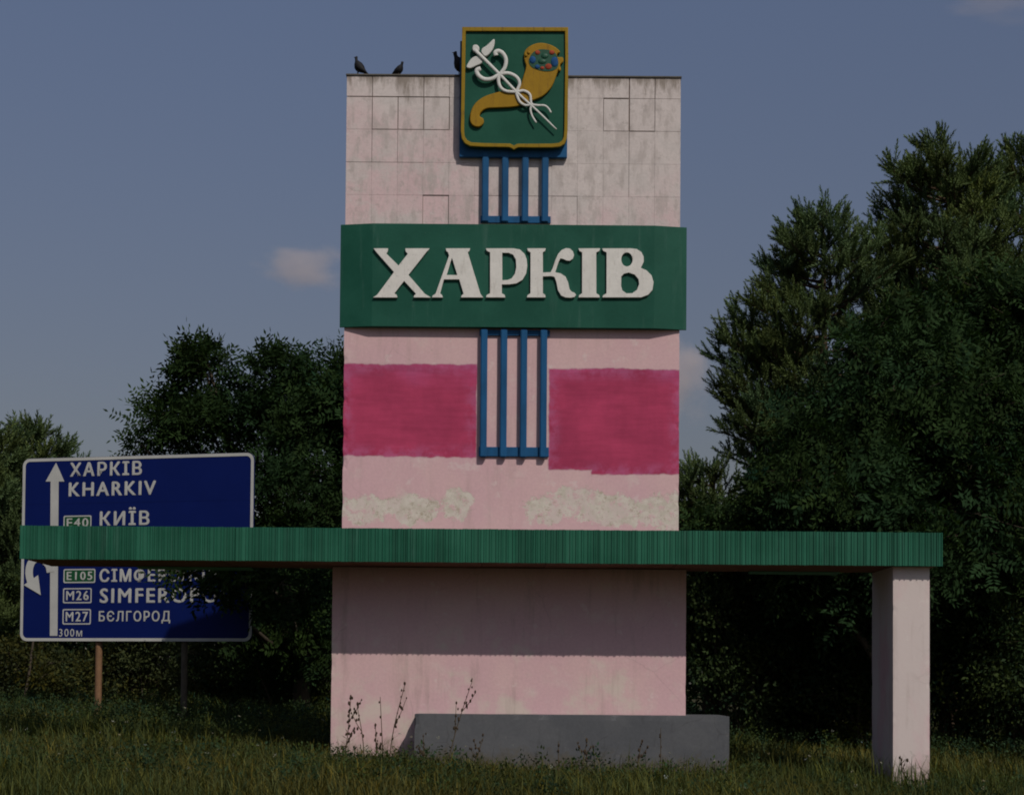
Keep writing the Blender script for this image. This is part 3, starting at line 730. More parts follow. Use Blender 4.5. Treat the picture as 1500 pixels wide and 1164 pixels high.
# ------------------------------------------------------------------ vegetation
nrg = np.random.default_rng(21)
def leaf_mat(name, base, trans=.25, rough=.55, spec=.25):
    m = Mat(name, rough, spec)
    at_ = m.nt.nodes.new('ShaderNodeVertexColor'); at_.layer_name = 'tint'
    col = m.mix(1.0, base, at_.outputs[0], 'MULTIPLY')
    m.color(col)
    tr_ = m.nt.nodes.new('ShaderNodeBsdfTranslucent'); mx = m.nt.nodes.new('ShaderNodeMixShader'); mx.inputs[0].default_value = trans
    c2 = m.mix(1.0, col, (1.15, 1.2, .5), 'MULTIPLY'); m.nt.links.new(c2, tr_.inputs[0])
    m.nt.links.new(m.b.outputs[0], mx.inputs[1]); m.nt.links.new(tr_.outputs[0], mx.inputs[2]); m.nt.links.new(mx.outputs[0], m.out.inputs[0])
    return m.mat
M_ROB = leaf_mat('robinia_leaf', (.020, .040, .0135), .22, .75, .05)
M_OLI = leaf_mat('olive_leaf', (.050, .058, .020), .25, .7, .08)
M_PIN = leaf_mat('pine_needle', (.092, .132, .050), .12, .7, .08)
M_BUSH = leaf_mat('shrub_leaf', (.028, .046, .017), .22, .7, .08)
M_GRASS = leaf_mat('grass_blade', (.074, .084, .026), .28, .75, .08)
M_BARK = simple_mat('grey_brown_bark', (.075, .060, .045), .95, .4, 10, .1, stretch=(1, 1, .25), bump=.6)
M_PBARK = simple_mat('pine_bark', (.075, .050, .034), .95, .4, 9, .1, stretch=(1, 1, .3), bump=.6)

def norm(a): return a / (np.linalg.norm(a, axis=-1, keepdims=True) + 1e-9)
def basis(d, roll):
    """rotation matrices whose z axis is d"""
    d = norm(d); ref = np.where(np.abs(d[:, 2:3]) < .9, np.array([[0, 0, 1.]]), np.array([[1., 0, 0]]))
    x = norm(np.cross(ref, d)); y = np.cross(d, x)
    c, s = np.cos(roll)[:, None], np.sin(roll)[:, None]
    return np.stack([x * c + y * s, -x * s + y * c, d], -1)
def leaflet(base, dirn, side, L, W):
    return [base, base + dirn * L * .45 + side * W * .5, base + dirn * L, base + dirn * L * .45 - side * W * .5]
def tmpl_pinnate(rg, leaves=5, pairs=6, L=.34, ll=.085, lw=.032):
    V = []
    for k in range(leaves):
        az = 2 * np.pi * k / leaves + rg.uniform(-.5, .5); po = R(rg.uniform(25, 85))
        d = np.array((np.cos(az) * np.sin(po), np.sin(az) * np.sin(po), np.cos(po))); up = np.array((0, 0, 1.)); s = norm(np.cross(d, up + rg.normal(0, .3, 3))); nrm = np.cross(s, d)
        LL = L * rg.uniform(.7, 1.2); o = d * .04
        for j in range(pairs + 1):
            t = .22 + .78 * j / pairs; c = o + d * LL * t - nrm * (-.10) * LL * t * t * rg.uniform(.5, 1.5)
            if j == pairs: V += leaflet(c, d, s, ll, lw); continue
            for q in (-1, 1):
                dd = norm(s * q + d * rg.uniform(.2, .6) + nrm * rg.uniform(-.35, .35)); ss = norm(np.cross(dd, nrm + rg.normal(0, .35, 3)))
                V += leaflet(c, dd, ss, ll * rg.uniform(.75, 1.15), lw)
    return np.array(V)
def tmpl_leafy(rg, n=34, rad=.32, ll=.10, lw=.055):
    V = []
    for k in range(n):
        d = norm(rg.normal(0, 1, 3) + np.array((0, 0, .8))); c = d * rad * rg.uniform(.25, 1); dd = norm(d + rg.normal(0, .6, 3)); ss = norm(np.cross(dd, rg.normal(0, 1, 3)))
        V += leaflet(c, dd, ss, ll * rg.uniform(.7, 1.3), lw * rg.uniform(.8, 1.2))
    return np.array(V)
def tmpl_shoot(rg, n=30, L=.30, nl=.090, w=.019):
    """pine shoot: needles brushed forward along +z"""
    V = []
    for k in range(n):
        t = (k + rg.uniform(0, 1)) / n; az = k * 2.399 + rg.uniform(-.3, .3); op = R(58 - 34 * t + rg.uniform(-10, 10))
        rad = np.array((np.cos(az), np.sin(az), 0)); d = rad * np.sin(op) + np.array((0, 0, np.cos(op))); s = np.array((-np.sin(az), np.cos(az), 0))
        V += leaflet(np.array((0, 0, L * t)), d, s, nl * rg.uniform(.8, 1.15) * (1.0 - .35 * t), w)
    st_ = np.array([(-.008, 0, 0), (.008, 0, 0), (.005, 0, L), (-.005, 0, L)]); st2 = st_[:, [1, 0, 2]]
    return np.concatenate([np.array(V), st_, st2])
T_ROB = [tmpl_pinnate(nrg, 5, 5, .44, .125, .046) for _ in range(6)]
T_ROBS = [tmpl_pinnate(nrg, 4, 5, .30, .095, .040) for _ in range(5)]
T_LEAF = [tmpl_leafy(nrg, 46, .32, .075, .040) for _ in range(6)]
T_FAR = [tmpl_leafy(nrg, 22, .55, .24, .13) for _ in range(5)]
T_PINE = [tmpl_shoot(nrg) for _ in range(6)]
T_PFAR = [tmpl_shoot(nrg, 22, .40, .14, .030) for _ in range(5)]

def stamp(templates, P, D, scale, tint, rg):
    """copy leaf templates to points; returns verts, quads, per-vertex tints"""
    P = np.asarray(P); D = np.asarray(D); n = len(P); which = rg.integers(0, len(templates), n); Vs, Ts = [], []
    B = basis(D, rg.uniform(0, 2 * np.pi, n))
    for k, t in enumerate(templates):
        i = np.where(which == k)[0]
        if not len(i): continue
        W = np.einsum('nij,vj->nvi', B[i], t) * scale[i, None, None] + P[i, None]
        Vs.append(W.reshape(-1, 3))
        jit = rg.uniform(.78, 1.22, (len(i), len(t) // 4, 1)).repeat(4, 1)
        Ts.append((tint[i, None, :] * jit).reshape(-1, 3))
    V = np.concatenate(Vs); return (V, np.arange(len(V)).reshape(-1, 4)), np.concatenate(Ts)

def tints(rg, n, lo=.75, hi=1.3, warm=.15):
    b = rg.uniform(lo, hi, (n, 1)); w = rg.normal(0, warm, (n, 1))
    return np.concatenate([b * (1 + w), b * (1 + .3 * w), b * (1 - w)], 1)

def broadleaf(name, label, base_u, Y, blobs, nspray, templates, mat, rg, cat='tree', group=None, trunk_r=.14, spread=.34, scale=(.8, 1.25), up=.35, bark=None, clump=7, trunk=True, dep=1.0, warm=.12):
    """tree or shrub; blobs are (u, v, ru, rv, dY) crown lobes"""
    k = Y / F
    C = []; 
    for b in blobs:
        y = Y + (b[4] if len(b) > 4 else 0); c = at(b[0], b[1], y); kk = y / F
        C.append((np.array(c), np.array((b[2] * kk, min((b[2] + b[3]) / 2 * kk * dep, 2.2), b[3] * kk))))
    bx = at(base_u, 1000, Y).x; gz_ = float(ground_z(bx, Y))
    root = thing(name, label, cat, (bx, Y, gz_), group)
    area = np.array([r[0] * r[2] for c, r in C]); share = area / area.sum()
    P, D, S, T = [], [], [], []
    tw = []
    base = np.array((bx, Y, gz_ - .2)); cent = sum(c * s for (c, r), s in zip(C, share))
    top = max((c[2] + r[2] * .5) for c, r in C)
    fork = base + (cent - base) * np.array((.35, .35, .40)) 
    paths = []
    for (c, r), s in zip(C, share):
        if trunk:
            st0 = base + (fork - base) * rg.uniform(.6, 1.0); md = (st0 + c) / 2 + rg.normal(0, .15, 3) + np.array((0, 0, -.1))
            paths.append((smooth_path([st0, md, c], 4), np.linspace(trunk_r * .5, trunk_r * .16, 9)))
        ncl = max(3, int(nspray * s / clump))
        d = norm(rg.normal(0, 1, (ncl, 3))); rr = rg.uniform(.45, 1.06, (ncl, 1)) ** .7
        cc = c + d * r * rr
        for q in range(ncl):
            n = rg.integers(clump - 3, clump + 4)
            pp = cc[q] + rg.normal(0, spread, (n, 3)) * np.array((1, 1, .62))
            P.append(pp); D.append(norm(d[q] * .8 + norm(pp - c) * .5 + np.array((0, 0, up)) + rg.normal(0, .35, (n, 3))))
            T.append(tints(rg, 1, .72, 1.32, warm).repeat(n, 0) * rg.uniform(.85, 1.15, (n, 1)))
            if trunk or rg.random() < .5:
                paths.append((np.array([c if trunk else base + rg.normal(0, .1, 3), (c + cc[q]) / 2 + rg.normal(0, .08, 3), cc[q]]), np.array((.022, .014, .006))))
                for pq in pp[::2]: paths.append((np.array([cc[q], (cc[q] + pq) / 2 + rg.normal(0, .03, 3), pq]), np.array((.008, .006, .004))))
    P = np.concatenate(P); D = np.concatenate(D); T = np.concatenate(T)
    ok = P[:, 2] > ground_z(P[:, 0], P[:, 1]) + .05; P, D, T = P[ok], D[ok], T[ok]
    VQ, tt = stamp(templates, P, D, rg.uniform(*scale, len(P)), T, rg)
    mk('crown', quads_me('crown', [VQ], tt), mat, root)
    if trunk:
        tp = smooth_path([base, base + (fork - base) * .5 + rg.normal(0, .06, 3), fork], 4)
        parts = [tube_arr(tp, np.linspace(trunk_r * 1.15, trunk_r * .75, len(tp)), 8)] + [tube_arr(p, r, 5 if len(p) > 4 else 3) for p, r in paths]
    else:
        parts = [tube_arr(p, r, 3) for p, r in paths]
    mk('trunk' if trunk else 'stem', quads_me('trunk', parts, smooth=True), bark or M_BARK, root)
    return root

def pine(name, label, u, v, Y, prof, rg, templates=T_PINE, z_low=None, step=.42, limbs=6, mat=None, left_bias=True, group=None, dens=1.0, sscale=(.85, 1.25)):
    """pine with apex at pixel (u, v); prof = [(metres below apex, limb length)]"""
    ap = np.array(at(u, v, Y)) - (0, 0, .42); gz_ = float(ground_z(ap[0], Y)); root = thing(name, label, 'tree', (ap[0], Y, gz_), group)
    H = ap[2] - gz_; px, py = zip(*prof)
    zl = z_low if z_low is not None else 1.5
    parts = []; P, D, T = [], [], []
    bend = rg.normal(0, .12, 2)
    def axis(z):
        t = z / H; return np.array((ap[0] + bend[0] * math.sin(t * 3.0) * (1 - t), Y + bend[1] * math.sin(t * 2.5) * (1 - t), gz_ + z))
    zs = np.linspace(-.3, H - .15, 14); parts.append(tube_arr([axis(z) for z in zs], np.linspace(.19, .02, 14), 9))
    def shoots(p, d, n, sp, tint):
        for _ in range(n):
            P.append(p + rg.normal(0, sp, 3)); D.append(norm(d + rg.normal(0, .38, 3) + np.array((0, 0, .55)))); T.append(tint * rg.uniform(.8, 1.2))
    # leader
    for z in np.linspace(H - .9, H - .28, 5): shoots(axis(z), np.array((0, 0, 1.)), 4, .05, tints(rg, 1)[0])
    P.append(axis(H - .36)); D.append(np.array((0, 0, 1.))); T.append(np.ones(3))
    z = H - .45; w = 0
    while z > zl:
        dlt = H - z; Lm = float(np.interp(dlt, px, py)); n = limbs if dlt > 1 else 4
        for k in range(n):
            az = 2 * np.pi * (k / n) + w * .9 + rg.uniform(-.35, .35)
            if left_bias and k == 0: az = np.pi + rg.uniform(-.18, .18)
            L = Lm * rg.uniform(.72, 1.08) * (1.12 if left_bias and k == 0 and 2.3 < dlt < 4.2 else 1.0); rise = rg.uniform(.0, .35) if dlt < 2.0 else rg.uniform(-.20, .20)
            o = axis(z + rg.uniform(-.12, .12)); h = np.array((math.cos(az), math.sin(az), 0)); side = np.array((-h[1], h[0], 0))
            ts = np.linspace(0, 1, 7); curve = np.array([o + h * L * t + side * L * .08 * math.sin(t * 3 + k) + np.array((0, 0, L * (rise * t + .28 * t ** 2.2))) for t in ts])
            parts.append(tube_arr(curve, np.linspace(.014 + .012 * L, .008, 7), 5))
            nt = max(3, int(L / .21 * dens)); tint = tints(rg, 1, .75, 1.25, .1)[0]
            def tail(p, e, sp=.10):
                """foxtail of overlapping shoots from p to e"""
                ln_ = np.linalg.norm(e - p); d_ = (e - p) / (ln_ + 1e-6); k_ = max(1, int(ln_ / sp))
                for s_ in range(k_):
                    P.append(p + (e - p) * (s_ + .2) / k_); D.append(norm(d_ + rg.normal(0, .13, 3))); T.append(tint * rg.uniform(.8, 1.2))
            for q in range(nt):
                t = .25 + .72 * (q + rg.uniform(0, .9)) / nt; i = min(int(t * 6), 5); f = t * 6 - i; p = curve[i] * (1 - f) + curve[i + 1] * f
                td = norm(curve[min(i + 1, 6)] - curve[i]); sd = 1 if q % 2 else -1
                tl = L * (1.05 - t) * .36 * rg.uniform(.6, 1.2) + .16
                dr = norm(td * .6 + side * sd * rg.uniform(.2, .9) + np.array((0, 0, rg.uniform(.15, .9)))); e = p + dr * tl
                parts.append(tube_arr(np.array([p, (p + e) / 2 + (0, 0, -.02), e]), np.array((.010, .007, .005)), 3))
                tail(p, e)
                for _ in range(2):
                    d2 = norm(dr * .7 + rg.normal(0, .45, 3) + np.array((0, 0, .55))); p2 = p + (e - p) * rg.uniform(.3, .9); e2 = p2 + d2 * rg.uniform(.10, .30)
                    tail(p2, e2)
            tail(curve[3], curve[5]); tail(curve[5], curve[6])
            shoots(curve[-1], norm(curve[-1] - curve[-2]), 3, .03, tint)
        z -= step * rg.uniform(.8, 1.25); w += 1
    P = np.array(P); D = np.array(D); T = np.array(T)
    VQ, tt = stamp(templates, P, D, rg.uniform(*sscale, len(P)), T, rg)
    mk('crown', quads_me('crown', [VQ], tt), mat or M_PIN, root)
    mk('trunk', quads_me('trunk', parts, smooth=True), M_PBARK, root)
    return root

# right-hand pines
pine('pine_tree', 'tall pine with upright shoots at the right edge, highest tree in view', 1386, 176, 34.5, [(0, .12), (.5, .6), (1.1, 1.1), (2.5, 1.6), (6, 2.2), (10, 2.3)], np.random.default_rng(3), z_low=4.8, step=.31, dens=1.35, limbs=7)
pine('pine_tree', 'pine reaching its branches left towards the pink stele', 1206, 266, 32.6, [(0, .12), (.5, .45), (1.2, .85), (1.9, 1.25), (2.5, 1.75), (3.2, 1.85), (4.0, 2.0), (4.8, 2.0), (6, 1.6), (9, 1.4)], np.random.default_rng(14), z_low=3.4, step=.34, dens=1.35, limbs=7)
pine('pine_tree', 'pine with its crown cut by the right picture edge', 1520, 190, 36.5, [(0, .15), (.6, .7), (1.3, 1.2), (3, 1.9), (6, 2.4), (10, 2.2)], np.random.default_rng(8), T_PFAR, z_low=4.5, step=.42)
pine('young_pine', 'low bushy young pine just right of the stele above the canopy', 1046, 640, 31.6, [(0, .15), (.5, .55), (1.1, .8), (2, .95), (4, 1.0)], np.random.default_rng(9), z_low=1.6, step=.30, dens=1.3)
# left-hand pines
pine('pine_tree', 'olive pine standing behind the upper left corner of the road sign', 58, 598, 43.0, [(0, .15), (.5, .5), (1.1, .8), (2, 1.15), (4, 1.6), (6, 1.8)], np.random.default_rng(17), T_PFAR, z_low=1.2, step=.34, dens=1.3)
pine('pine_tree', 'olive pine at the left picture edge beside the road sign', -12, 606, 41.0, [(0, .2), (.5, .55), (1.2, .9), (3, 1.3), (6, 1.7)], np.random.default_rng(23), T_PFAR, z_low=1.0, step=.34, dens=1.3)

# broadleaf trees on the right
broadleaf('robinia_tree', 'dark robinia filling the space behind the right half of the canopy', 1290, 29.6,
          [(1245, 660, 65, 55, .4), (1310, 600, 90, 75, .6), (1400, 640, 95, 80, .3), (1250, 735, 110, 70, -.2), (1390, 750, 120, 75, -.2), (1185, 760, 55, 40, .3), (1330, 520, 65, 50, 1.2), (1290, 840, 160, 60, .4), (1080, 800, 60, 20, 1.0)],
          2000, T_ROB, M_ROB, np.random.default_rng(31), spread=.30)
broadleaf('robinia_tree', 'dark robinia crown against the right picture edge above the pillar', 1500, 30.6,
          [(1485, 510, 65, 70, .8), (1420, 470, 60, 50, 1.2), (1500, 620, 80, 85, .3), (1490, 760, 85, 85, 0), (1480, 880, 90, 75, .2)],
          1150, T_ROB, M_ROB, np.random.default_rng(32), spread=.30)
# left robinia, in front of and beside the sign
broadleaf('robinia_tree', 'large dark robinia between the road sign and the stele', 440, 35.6,
          [(303, 550, 26, 26, 0), (302, 524, 10, 10, 0), (252, 608, 34, 26, 0), (212, 655, 20, 18, .2), (388, 552, 32, 24, 0), (436, 540, 20, 20, 0), (475, 552, 34, 24, 0), (310, 628, 70, 36, .2), (430, 640, 70, 60, 0), (520, 610, 60, 70, 0), (440, 740, 62, 60, -.8), (455, 860, 50, 70, -.8), (540, 760, 70, 90, 0),
           (284, 838, 46, 5, -5.0), (358, 846, 14, 9, -5.0), (410, 856, 40, 36, -4.4), (420, 930, 50, 45, -1.4)],
          1900, T_ROB, M_ROB, np.random.default_rng(33), trunk_r=.17, spread=.17)
# shrubs
def shrub(label, u, Y, blobs, n, seed, tm=T_LEAF, mat=M_BUSH, group=None, name='shrub', scale=(.8, 1.3), trunk=False, cat='shrub'):
    return broadleaf(name, label, u, Y, blobs, n, tm, mat, np.random.default_rng(seed), cat, group, .05, .22, scale, .5, clump=7, trunk=trunk, warm=.2)
shrub('dark shrub under the canopy directly right of the stele', 1070, 31.0, [(1060, 930, 75, 80), (1100, 980, 80, 70), (1030, 870, 50, 50)], 420, 41)
shrub('dark shrub under the canopy between stele and pillar', 1175, 31.8, [(1170, 920, 90, 95), (1200, 1000, 90, 60)], 460, 42)
shrub('dark shrub directly left of the pillar', 1265, 31.0, [(1265, 920, 85, 100), (1255, 1005, 80, 60)], 420, 43)
shrub('dark shrub directly right of the pillar', 1400, 31.0, [(1400, 940, 80, 100), (1420, 1010, 80, 60)], 420, 44)
shrub('dark shrub at the right picture edge beyond the pillar', 1490, 30.6, [(1490, 960, 75, 110), (1480, 1020, 80, 50)], 380, 45)
shrub('olive shrub below the left corner of the road sign', 60, 38.5, [(40, 985, 70, 45), (90, 1000, 50, 40)], 330, 46, mat=M_OLI)
shrub('olive shrub behind the posts of the road sign', 205, 39.0, [(200, 975, 70, 50), (170, 1000, 60, 40), (240, 950, 40, 40)], 360, 47, mat=M_OLI)
shrub('green shrub below the right corner of the road sign', 320, 38.0, [(310, 980, 55, 45), (350, 1000, 60, 40)], 330, 48, mat=M_OLI)
shrub('dark shrub in the shade left of the stele foot', 430, 36.5, [(430, 990, 70, 55), (480, 980, 60, 60)], 360, 49)
# slender trunks in the wood behind the sign
for lab, u0, v0, u1, v1, Y, r in (('thin leaning bare trunk below the left corner of the sign', 30, 1040, 50, 930, 37.5, .035),
                               ('slender bare trunk leaning in the shade right of the sign', 408, 1060, 380, 985, 35.2, .022),
                               ('slim straight trunk in the shade beside the stele', 446, 1060, 444, 900, 39.5, .07)):
    a, b = np.array(at(u0, v0, Y)), np.array(at(u1, v1, Y)); d = b - a; a[2] = float(ground_z(a[0], Y)) - .2
    e = b + d * .8
    t = thing('sapling', lab, 'tree', tuple(a))
    pth = smooth_path([a, (a + b) / 2 + (.03, 0, 0), b, e], 4); parts = [tube_arr(pth, np.linspace(r, r * .5, len(pth)), 7)]
    rg = np.random.default_rng(int(u0)); pts = np.array([e + rg.normal(0, .3, 3) for _ in range(26)])
    for q in pts: parts.append(tube_arr(np.array([pth[-1 - rg.integers(0, 4)], q]), np.array((.01, .004)), 3))
    mk('trunk', quads_me('trunk', parts, smooth=True), M_BARK, t)
    VQ, tt = stamp(T_LEAF, pts, norm(pts - e + (0, 0, .3)), rg.uniform(.8, 1.2, len(pts)), tints(rg, len(pts)), rg)
    mk('crown', quads_me('crown', [VQ], tt), M_BUSH, t)

# the wood beyond: one mass
rg = np.random.default_rng(77)
n = 5200
X = rg.uniform(-24, 26, n); Yw = rg.uniform(46, 54, n)
toppx = 775 + 28 * np.sin(X * .7) + 18 * np.sin(X * 1.9 + 1)
zt_ = 1.3 + (1000 - toppx) * Yw / F
Zg = ground_z(X, Yw); Zw = Zg + (zt_ - Zg) * rg.uniform(0, 1, n) ** .8
Pw = np.stack([X, Yw, Zw], -1); Dw = norm(np.stack([rg.normal(0, .5, n), -np.abs(rg.normal(.5, .4, n)), rg.normal(.5, .4, n)], -1))
VQ, tt = stamp(T_FAR, Pw, Dw, rg.uniform(.8, 1.5, n), tints(rg, n, .5, 1.3, .2), rg)
fw = mk('far_wood', quads_me('far_wood', [VQ], tt), M_BUSH); fw['kind'] = 'stuff'; fw['label'] = 'dark wood closing the view behind the monument'; fw['category'] = 'wood'

# ------------------------------------------------------------------ grass and undergrowth
def free(x, y):
    ok = ~((x > LX0 - .02) & (x < LX1 + .02) & (y > YL - .02) & (y < 25.75))
    ok &= ~((x > GX0 - .03) & (x < GX1 + .03) & (y > YL - .53) & (y < YL + .8))
    ok &= ~((x > PX0 - .03) & (x < PX1 + .03) & (y > YC + .04) & (y < YCB))
    return ok
def patch(x, y): return .5 + .5 * np.sin(x * 1.1 + 1.7 * np.sin(y * .8)) * np.sin(y * 1.3 + 1.3 * np.sin(x * .7))
def grass(n, y0, y1, hmin, hmax, w, seed):
    rg = np.random.default_rng(seed)
    y = rg.uniform(y0, y1, n); x = rg.uniform(-.34, .34, n) * y
    tu = rg.normal(0, .05, (n, 2)); cx = np.round(x * 4) / 4; x = np.where(rg.random(n) < .45, cx + tu[:, 0], x)
    pt = patch(x, y)
    bare = (x > 4.4) & (x < 8.0) & (y > 22.6) & (y < 24.4) & (rg.random(n) < .7)
    ok = free(x, y) & ~bare; x, y, pt = x[ok], y[ok], pt[ok]; n = len(x)
    z = ground_z(x, y) - .01
    big = .5 + .5 * np.sin(x * .55 + 2.1 * np.sin(y * .31)) * np.sin(y * .45 + x * .23); h = (hmin + (hmax - hmin) * rg.random(n) ** 2.4) * (.45 + .7 * pt + .5 * big); a = rg.uniform(0, 2 * np.pi, n); ln = h * rg.uniform(.1, 1.1, n) ** 1.2
    h = h * np.where((y > 21.3) & (y < 24.7) & (x > -3) & (x < 4), .70, 1.0)
    d = np.stack([np.cos(a), np.sin(a), 0 * a], -1); s = np.stack([-np.sin(a), np.cos(a), 0 * a], -1) * (w * rg.uniform(.6, 1.3, n))[:, None]
    b = np.stack([x, y, z], -1); m_ = b + d * ln[:, None] * .3 + np.array((0, 0, 1.)) * (h * .6)[:, None]; t = b + d * ln[:, None] + np.array((0, 0, 1.)) * h[:, None]
    V = np.stack([b - s, b + s, m_ + s * .8, m_ - s * .8, m_ - s * .8, m_ + s * .8, t + s * .08, t - s * .08], 1).reshape(-1, 3)
    T = tints(rg, n, .5, 1.35, .2) * (.7 + .5 * pt)[:, None] * (np.array((.85, 1.0, .9)) * big[:, None] + np.array((1.25, 1.05, 1.0)) * (1 - big)[:, None]); straw = rg.random(n) < .04 + .10 * (1 - big); T[straw] *= np.array((1.55, 1.4, 1.3))
    return (V, np.arange(len(V)).reshape(-1, 4)), T.repeat(8, 0)
parts, tt = [], []
for a in ((72000, 16.5, 24.6, .07, .34, .0065, 1), (1500, 17.5, 24.2, .32, .62, .004, 9), (34000, 24.6, 31, .10, .34, .009, 2), (26000, 31, 40, .10, .36, .012, 3)):
    q, t = grass(*a); parts.append(q); tt.append(t)
gr = mk('grass', quads_me('grass', parts, np.concatenate(tt)), M_GRASS); gr['kind'] = 'stuff'; gr['label'] = 'rough unmown grass all round the monument'; gr['category'] = 'grass'
# leafy undergrowth
rg = np.random.default_rng(5); n = 3600
y = np.concatenate([rg.uniform(26, 36, n // 2), rg.uniform(19, 24, n // 4), rg.uniform(30, 40, n // 4)]); n = len(y); x = rg.uniform(-.33, .33, n) * y
ok = free(x, y) & ((x < -1) | (y > 29) | (rg.random(n) < .35)); x, y = x[ok], y[ok]; n = len(x)
z = ground_z(x, y) + rg.uniform(.02, .34, n) * np.where(y > 25, 1, .5)
VQ, tt = stamp(T_LEAF, np.stack([x, y, z], -1), norm(np.stack([rg.normal(0, .4, n), rg.normal(0, .4, n), np.ones(n)], -1)), rg.uniform(.3, .75, n), tints(rg, n, .7, 1.7, .2), rg)
ug = mk('undergrowth', quads_me('undergrowth', [VQ], tt), M_BUSH); ug['kind'] = 'stuff'; ug['label'] = 'low leafy weeds mixed through the grass'; ug['category'] = 'undergrowth'

# pale flower heads scattered in the verge
rg = np.random.default_rng(15); n = 420
y = np.concatenate([rg.uniform(19, 24, n // 3), rg.uniform(26, 36, n - n // 3)]); x = rg.uniform(-.33, .33, n) * y
ok = free(x, y) & ((x < -1.5) | (rg.random(n) < .4)); x, y = x[ok], y[ok]; n = len(x)
z = ground_z(x, y) + rg.uniform(.12, .5, n)
T_FL = [np.array([q for k in range(5) for q in leaflet(np.array((math.cos(k * 2.4), math.sin(k * 1.7), .2 * k)) * .006 * k, np.array((math.cos(k * 1.26), math.sin(k * 1.26), .4)), np.array((-math.sin(k * 1.26), math.cos(k * 1.26), 0)), .022, .016)])]
VQ, tt = stamp(T_FL, np.stack([x, y, z], -1), norm(np.stack([rg.normal(0, .5, n), rg.normal(-.5, .4, n), np.ones(n)], -1)), rg.uniform(.4, 1.1, n), tints(rg, n, .5, 1.2, .15), rg)
fl_ = mk('flower_head', quads_me('flower_head', [VQ], tt), leaf_mat('pale_petal', (.24, .24, .18), .2)); fl_['kind'] = 'stuff'; fl_['label'] = 'tiny pale flower heads scattered through the grass'; fl_['category'] = 'flower'

# tall weeds in front of the stele
M_STALK = simple_mat('dry_weed_stalk', (.075, .055, .03), .9, .3, 20)
M_SEED = simple_mat('brown_seed_head', (.045, .030, .018), .9, .4, 40)
def weed(label, u0, u1, v1, Y, nseed, curve=.0, forks=0, seed=0, leaf=4):
    rg = np.random.default_rng(seed + 100)
    a = np.array(at(u0, 1110, Y)); a[2] = float(ground_z(a[0], Y)) - .03; e = np.array(at(u1, v1, Y + rg.uniform(-.1, .1)))
    root = thing('tall_weed', label, 'weed', tuple(a + (0, 0, .03)), 'tall dry weeds before the stele')
    mid = (a + e) / 2 + np.array((curve, 0, 0)); pth = smooth_path([a, mid, e], 6)
    parts = [tube_arr(pth, np.linspace(.008, .004, len(pth)), 5)]; tips = [(pth[len(pth) // 2:], nseed)]
    for f in range(forks):
        s = pth[rg.integers(4, 9)]; t = s + (e - a) * rg.uniform(.18, .35) + np.array((rg.choice((-1, 1)) * rg.uniform(.06, .14), rg.uniform(-.05, .05), 0))
        fp = smooth_path([s, (s + t) / 2 + (0, 0, -.02), t], 4); parts.append(tube_arr(fp, np.linspace(.006, .003, len(fp)), 4)); tips.append((fp[2:], max(3, nseed // 2)))
    mk('stalk', quads_me('stalk', parts, smooth=True), M_STALK, root)
    bm = bmesh.new()
    for tp, k in tips:
        for i in range(k):
            p = tp[int(len(tp) * (i + .3) / k) % len(tp)] + rg.normal(0, .012, 3); r = rg.uniform(.009, .018)
            bmesh.ops.create_icosphere(bm, subdivisions=1, radius=r, matrix=Matrix.Translation(Vector(p)) @ Matrix.Rotation(rg.uniform(-.5, .5), 4, 'X') @ Matrix.Diagonal((1, 1, 1.7, 1)))
    mk('seed_head', bm_mesh(bm, 'seed_head', True), M_SEED, root)['kind'] = 'stuff'
    lv = []
    for i in range(leaf):
        p = pth[1 + i]; d = norm(np.array((rg.normal(), rg.normal(), .8))); s = norm(np.cross(d, (0, 0, 1.)))
        lv += leaflet(np.array(p), d, s, rg.uniform(.06, .14), .022)
    lv = np.array(lv); mk('leaf', quads_me('leaf', [(lv, np.arange(len(lv)).reshape(-1, 4))], np.ones((len(lv), 3)) * .8), M_GRASS, root)['kind'] = 'stuff'
W = [('dense dark seed spike weed nearest the left edge of the stele', 503, 514, 1022, 23.6, 22, .01, 2, 6),
     ('thin bare weed right beside the dense seed spike', 535, 523, 1032, 23.5, 5, .02, 1, 3),
     ('curved tall weed with a tuft on top left of the grey block', 568, 594, 999, 23.3, 10, -.03, 1, 5),
     ('straight thin weed left of the curved tuft-topped weed', 562, 557, 1020, 23.5, 3, 0, 0, 3),
     ('short seedy weed at the foot of the curved tuft-topped weed', 552, 550, 1062, 23.4, 8, 0, 1, 5),
     ('tallest weed leaning right across the left part of the grey block', 652, 692, 996, 23.2, 13, -.02, 2, 5),
     ('short forked weed at the left end of the grey block', 622, 620, 1074, 23.2, 6, 0, 2, 5),
     ('forked weed just right of the tallest leaning weed', 690, 708, 1080, 23.1, 8, 0, 2, 5),
     ('forked dark weed before the middle of the grey block', 850, 860, 1082, 23.2, 8, .0, 2, 5),
     ('thin upright weed between the two dark weeds of the grey block', 818, 818, 1085, 23.3, 3, 0, 0, 3),
     ('bent dark weed right of the middle of the grey block', 930, 940, 1084, 23.2, 7, 0, 1, 5),
     ('thin straight stalk before the right third of the grey block', 968, 968, 1066, 23.3, 4, 0, 0, 3),
     ('leafy weed against the foot of the pillar', 1322, 1319, 1106, 23.4, 5, .0, 1, 9)]
for i, w in enumerate(W): weed(w[0], w[1], w[2], w[3], w[4], w[5], w[6], w[7], i, w[8])

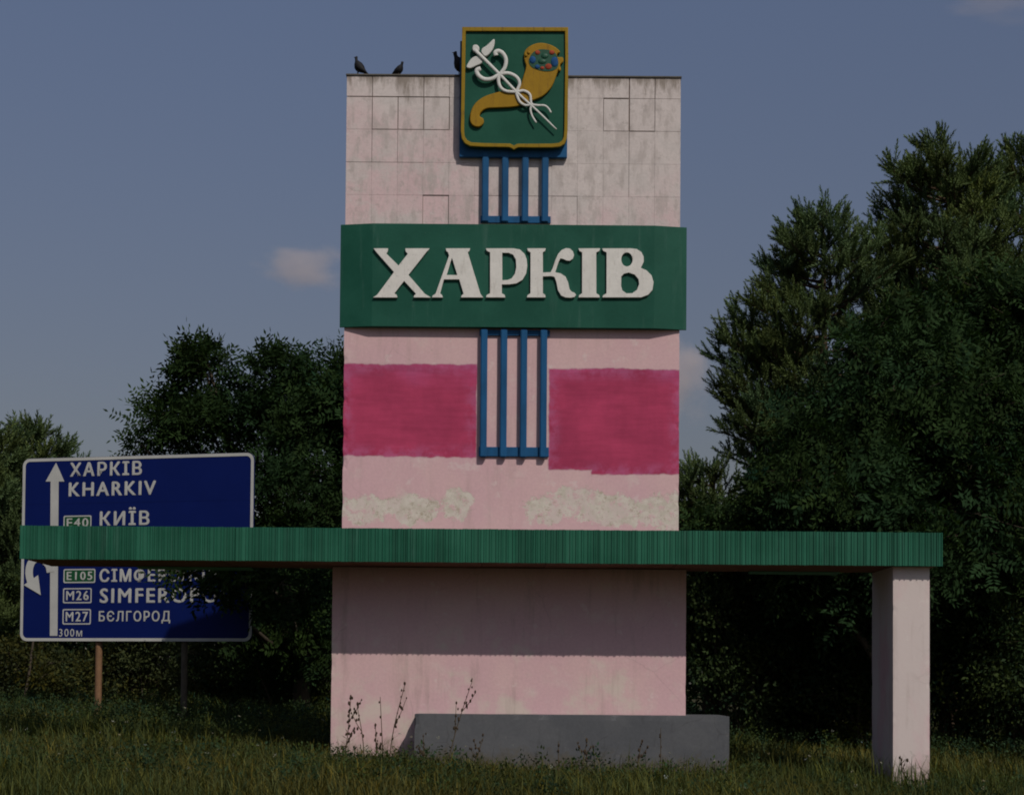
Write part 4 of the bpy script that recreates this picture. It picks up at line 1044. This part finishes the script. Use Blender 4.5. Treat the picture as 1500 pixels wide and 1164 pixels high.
# ------------------------------------------------------------------ clouds
def cloud(label, u, v, ru, rv, Y, dens, seed):
    p = at(u, v, Y); k = Y / F
    bm = bmesh.new(); bmesh.ops.create_icosphere(bm, subdivisions=3, radius=1)
    for q in bm.verts: q.co = Vector((q.co.x * ru * k, q.co.y * ru * k, q.co.z * rv * k))
    me = bm_mesh(bm, 'cloud', True); o = bpy.data.objects.new('cloud', me); o.location = p; COL.objects.link(o)
    mt = bpy.data.materials.new('cloud_vapour'); mt.use_nodes = True; nt = mt.node_tree; nt.nodes.clear()
    out = nt.nodes.new('ShaderNodeOutputMaterial'); vol = nt.nodes.new('ShaderNodeVolumePrincipled'); nt.links.new(vol.outputs[0], out.inputs['Volume'])
    tc = nt.nodes.new('ShaderNodeTexCoord'); mp = nt.nodes.new('ShaderNodeMapping'); mp.inputs['Scale'].default_value = (1 / (ru * k), 1 / (ru * k), 1 / (rv * k)); nt.links.new(tc.outputs['Object'], mp.inputs[0])
    ln = nt.nodes.new('ShaderNodeVectorMath'); ln.operation = 'LENGTH'; nt.links.new(mp.outputs[0], ln.inputs[0])
    nz = nt.nodes.new('ShaderNodeTexNoise'); nz.inputs['Scale'].default_value = 1.6; nz.inputs['Detail'].default_value = 5
    m2 = nt.nodes.new('ShaderNodeMapping'); m2.inputs['Location'].default_value = (seed, seed * 2, 0); nt.links.new(mp.outputs[0], m2.inputs[0]); nt.links.new(m2.outputs[0], nz.inputs['Vector'])
    d = Sk(nt, ln.outputs['Value']); n_ = Sk(nt, nz.outputs['Fac'])
    den = ((1.0 - d) + (n_ - .5) * 2.0).step(.18, .75) * (1.0 - d.step(.7, .98)) * dens
    nt.links.new(den.s, vol.inputs['Density']); vol.inputs['Color'].default_value = (1.0, .88, .85, 1); vol.inputs['Anisotropy'].default_value = 0
    me.materials.append(mt); o['label'] = label; o['category'] = 'cloud'; o['group'] = 'small clouds'
cloud('small pale cloud left of the green name band', 446, 392, 96, 42, 900, .022, 1.0)
cloud('pale cloud showing between the stele and the pines', 985, 560, 75, 95, 900, .035, 3.3)
cloud('faint cloud at the upper right corner of the sky', 1480, -12, 120, 42, 900, .010, 6.1)
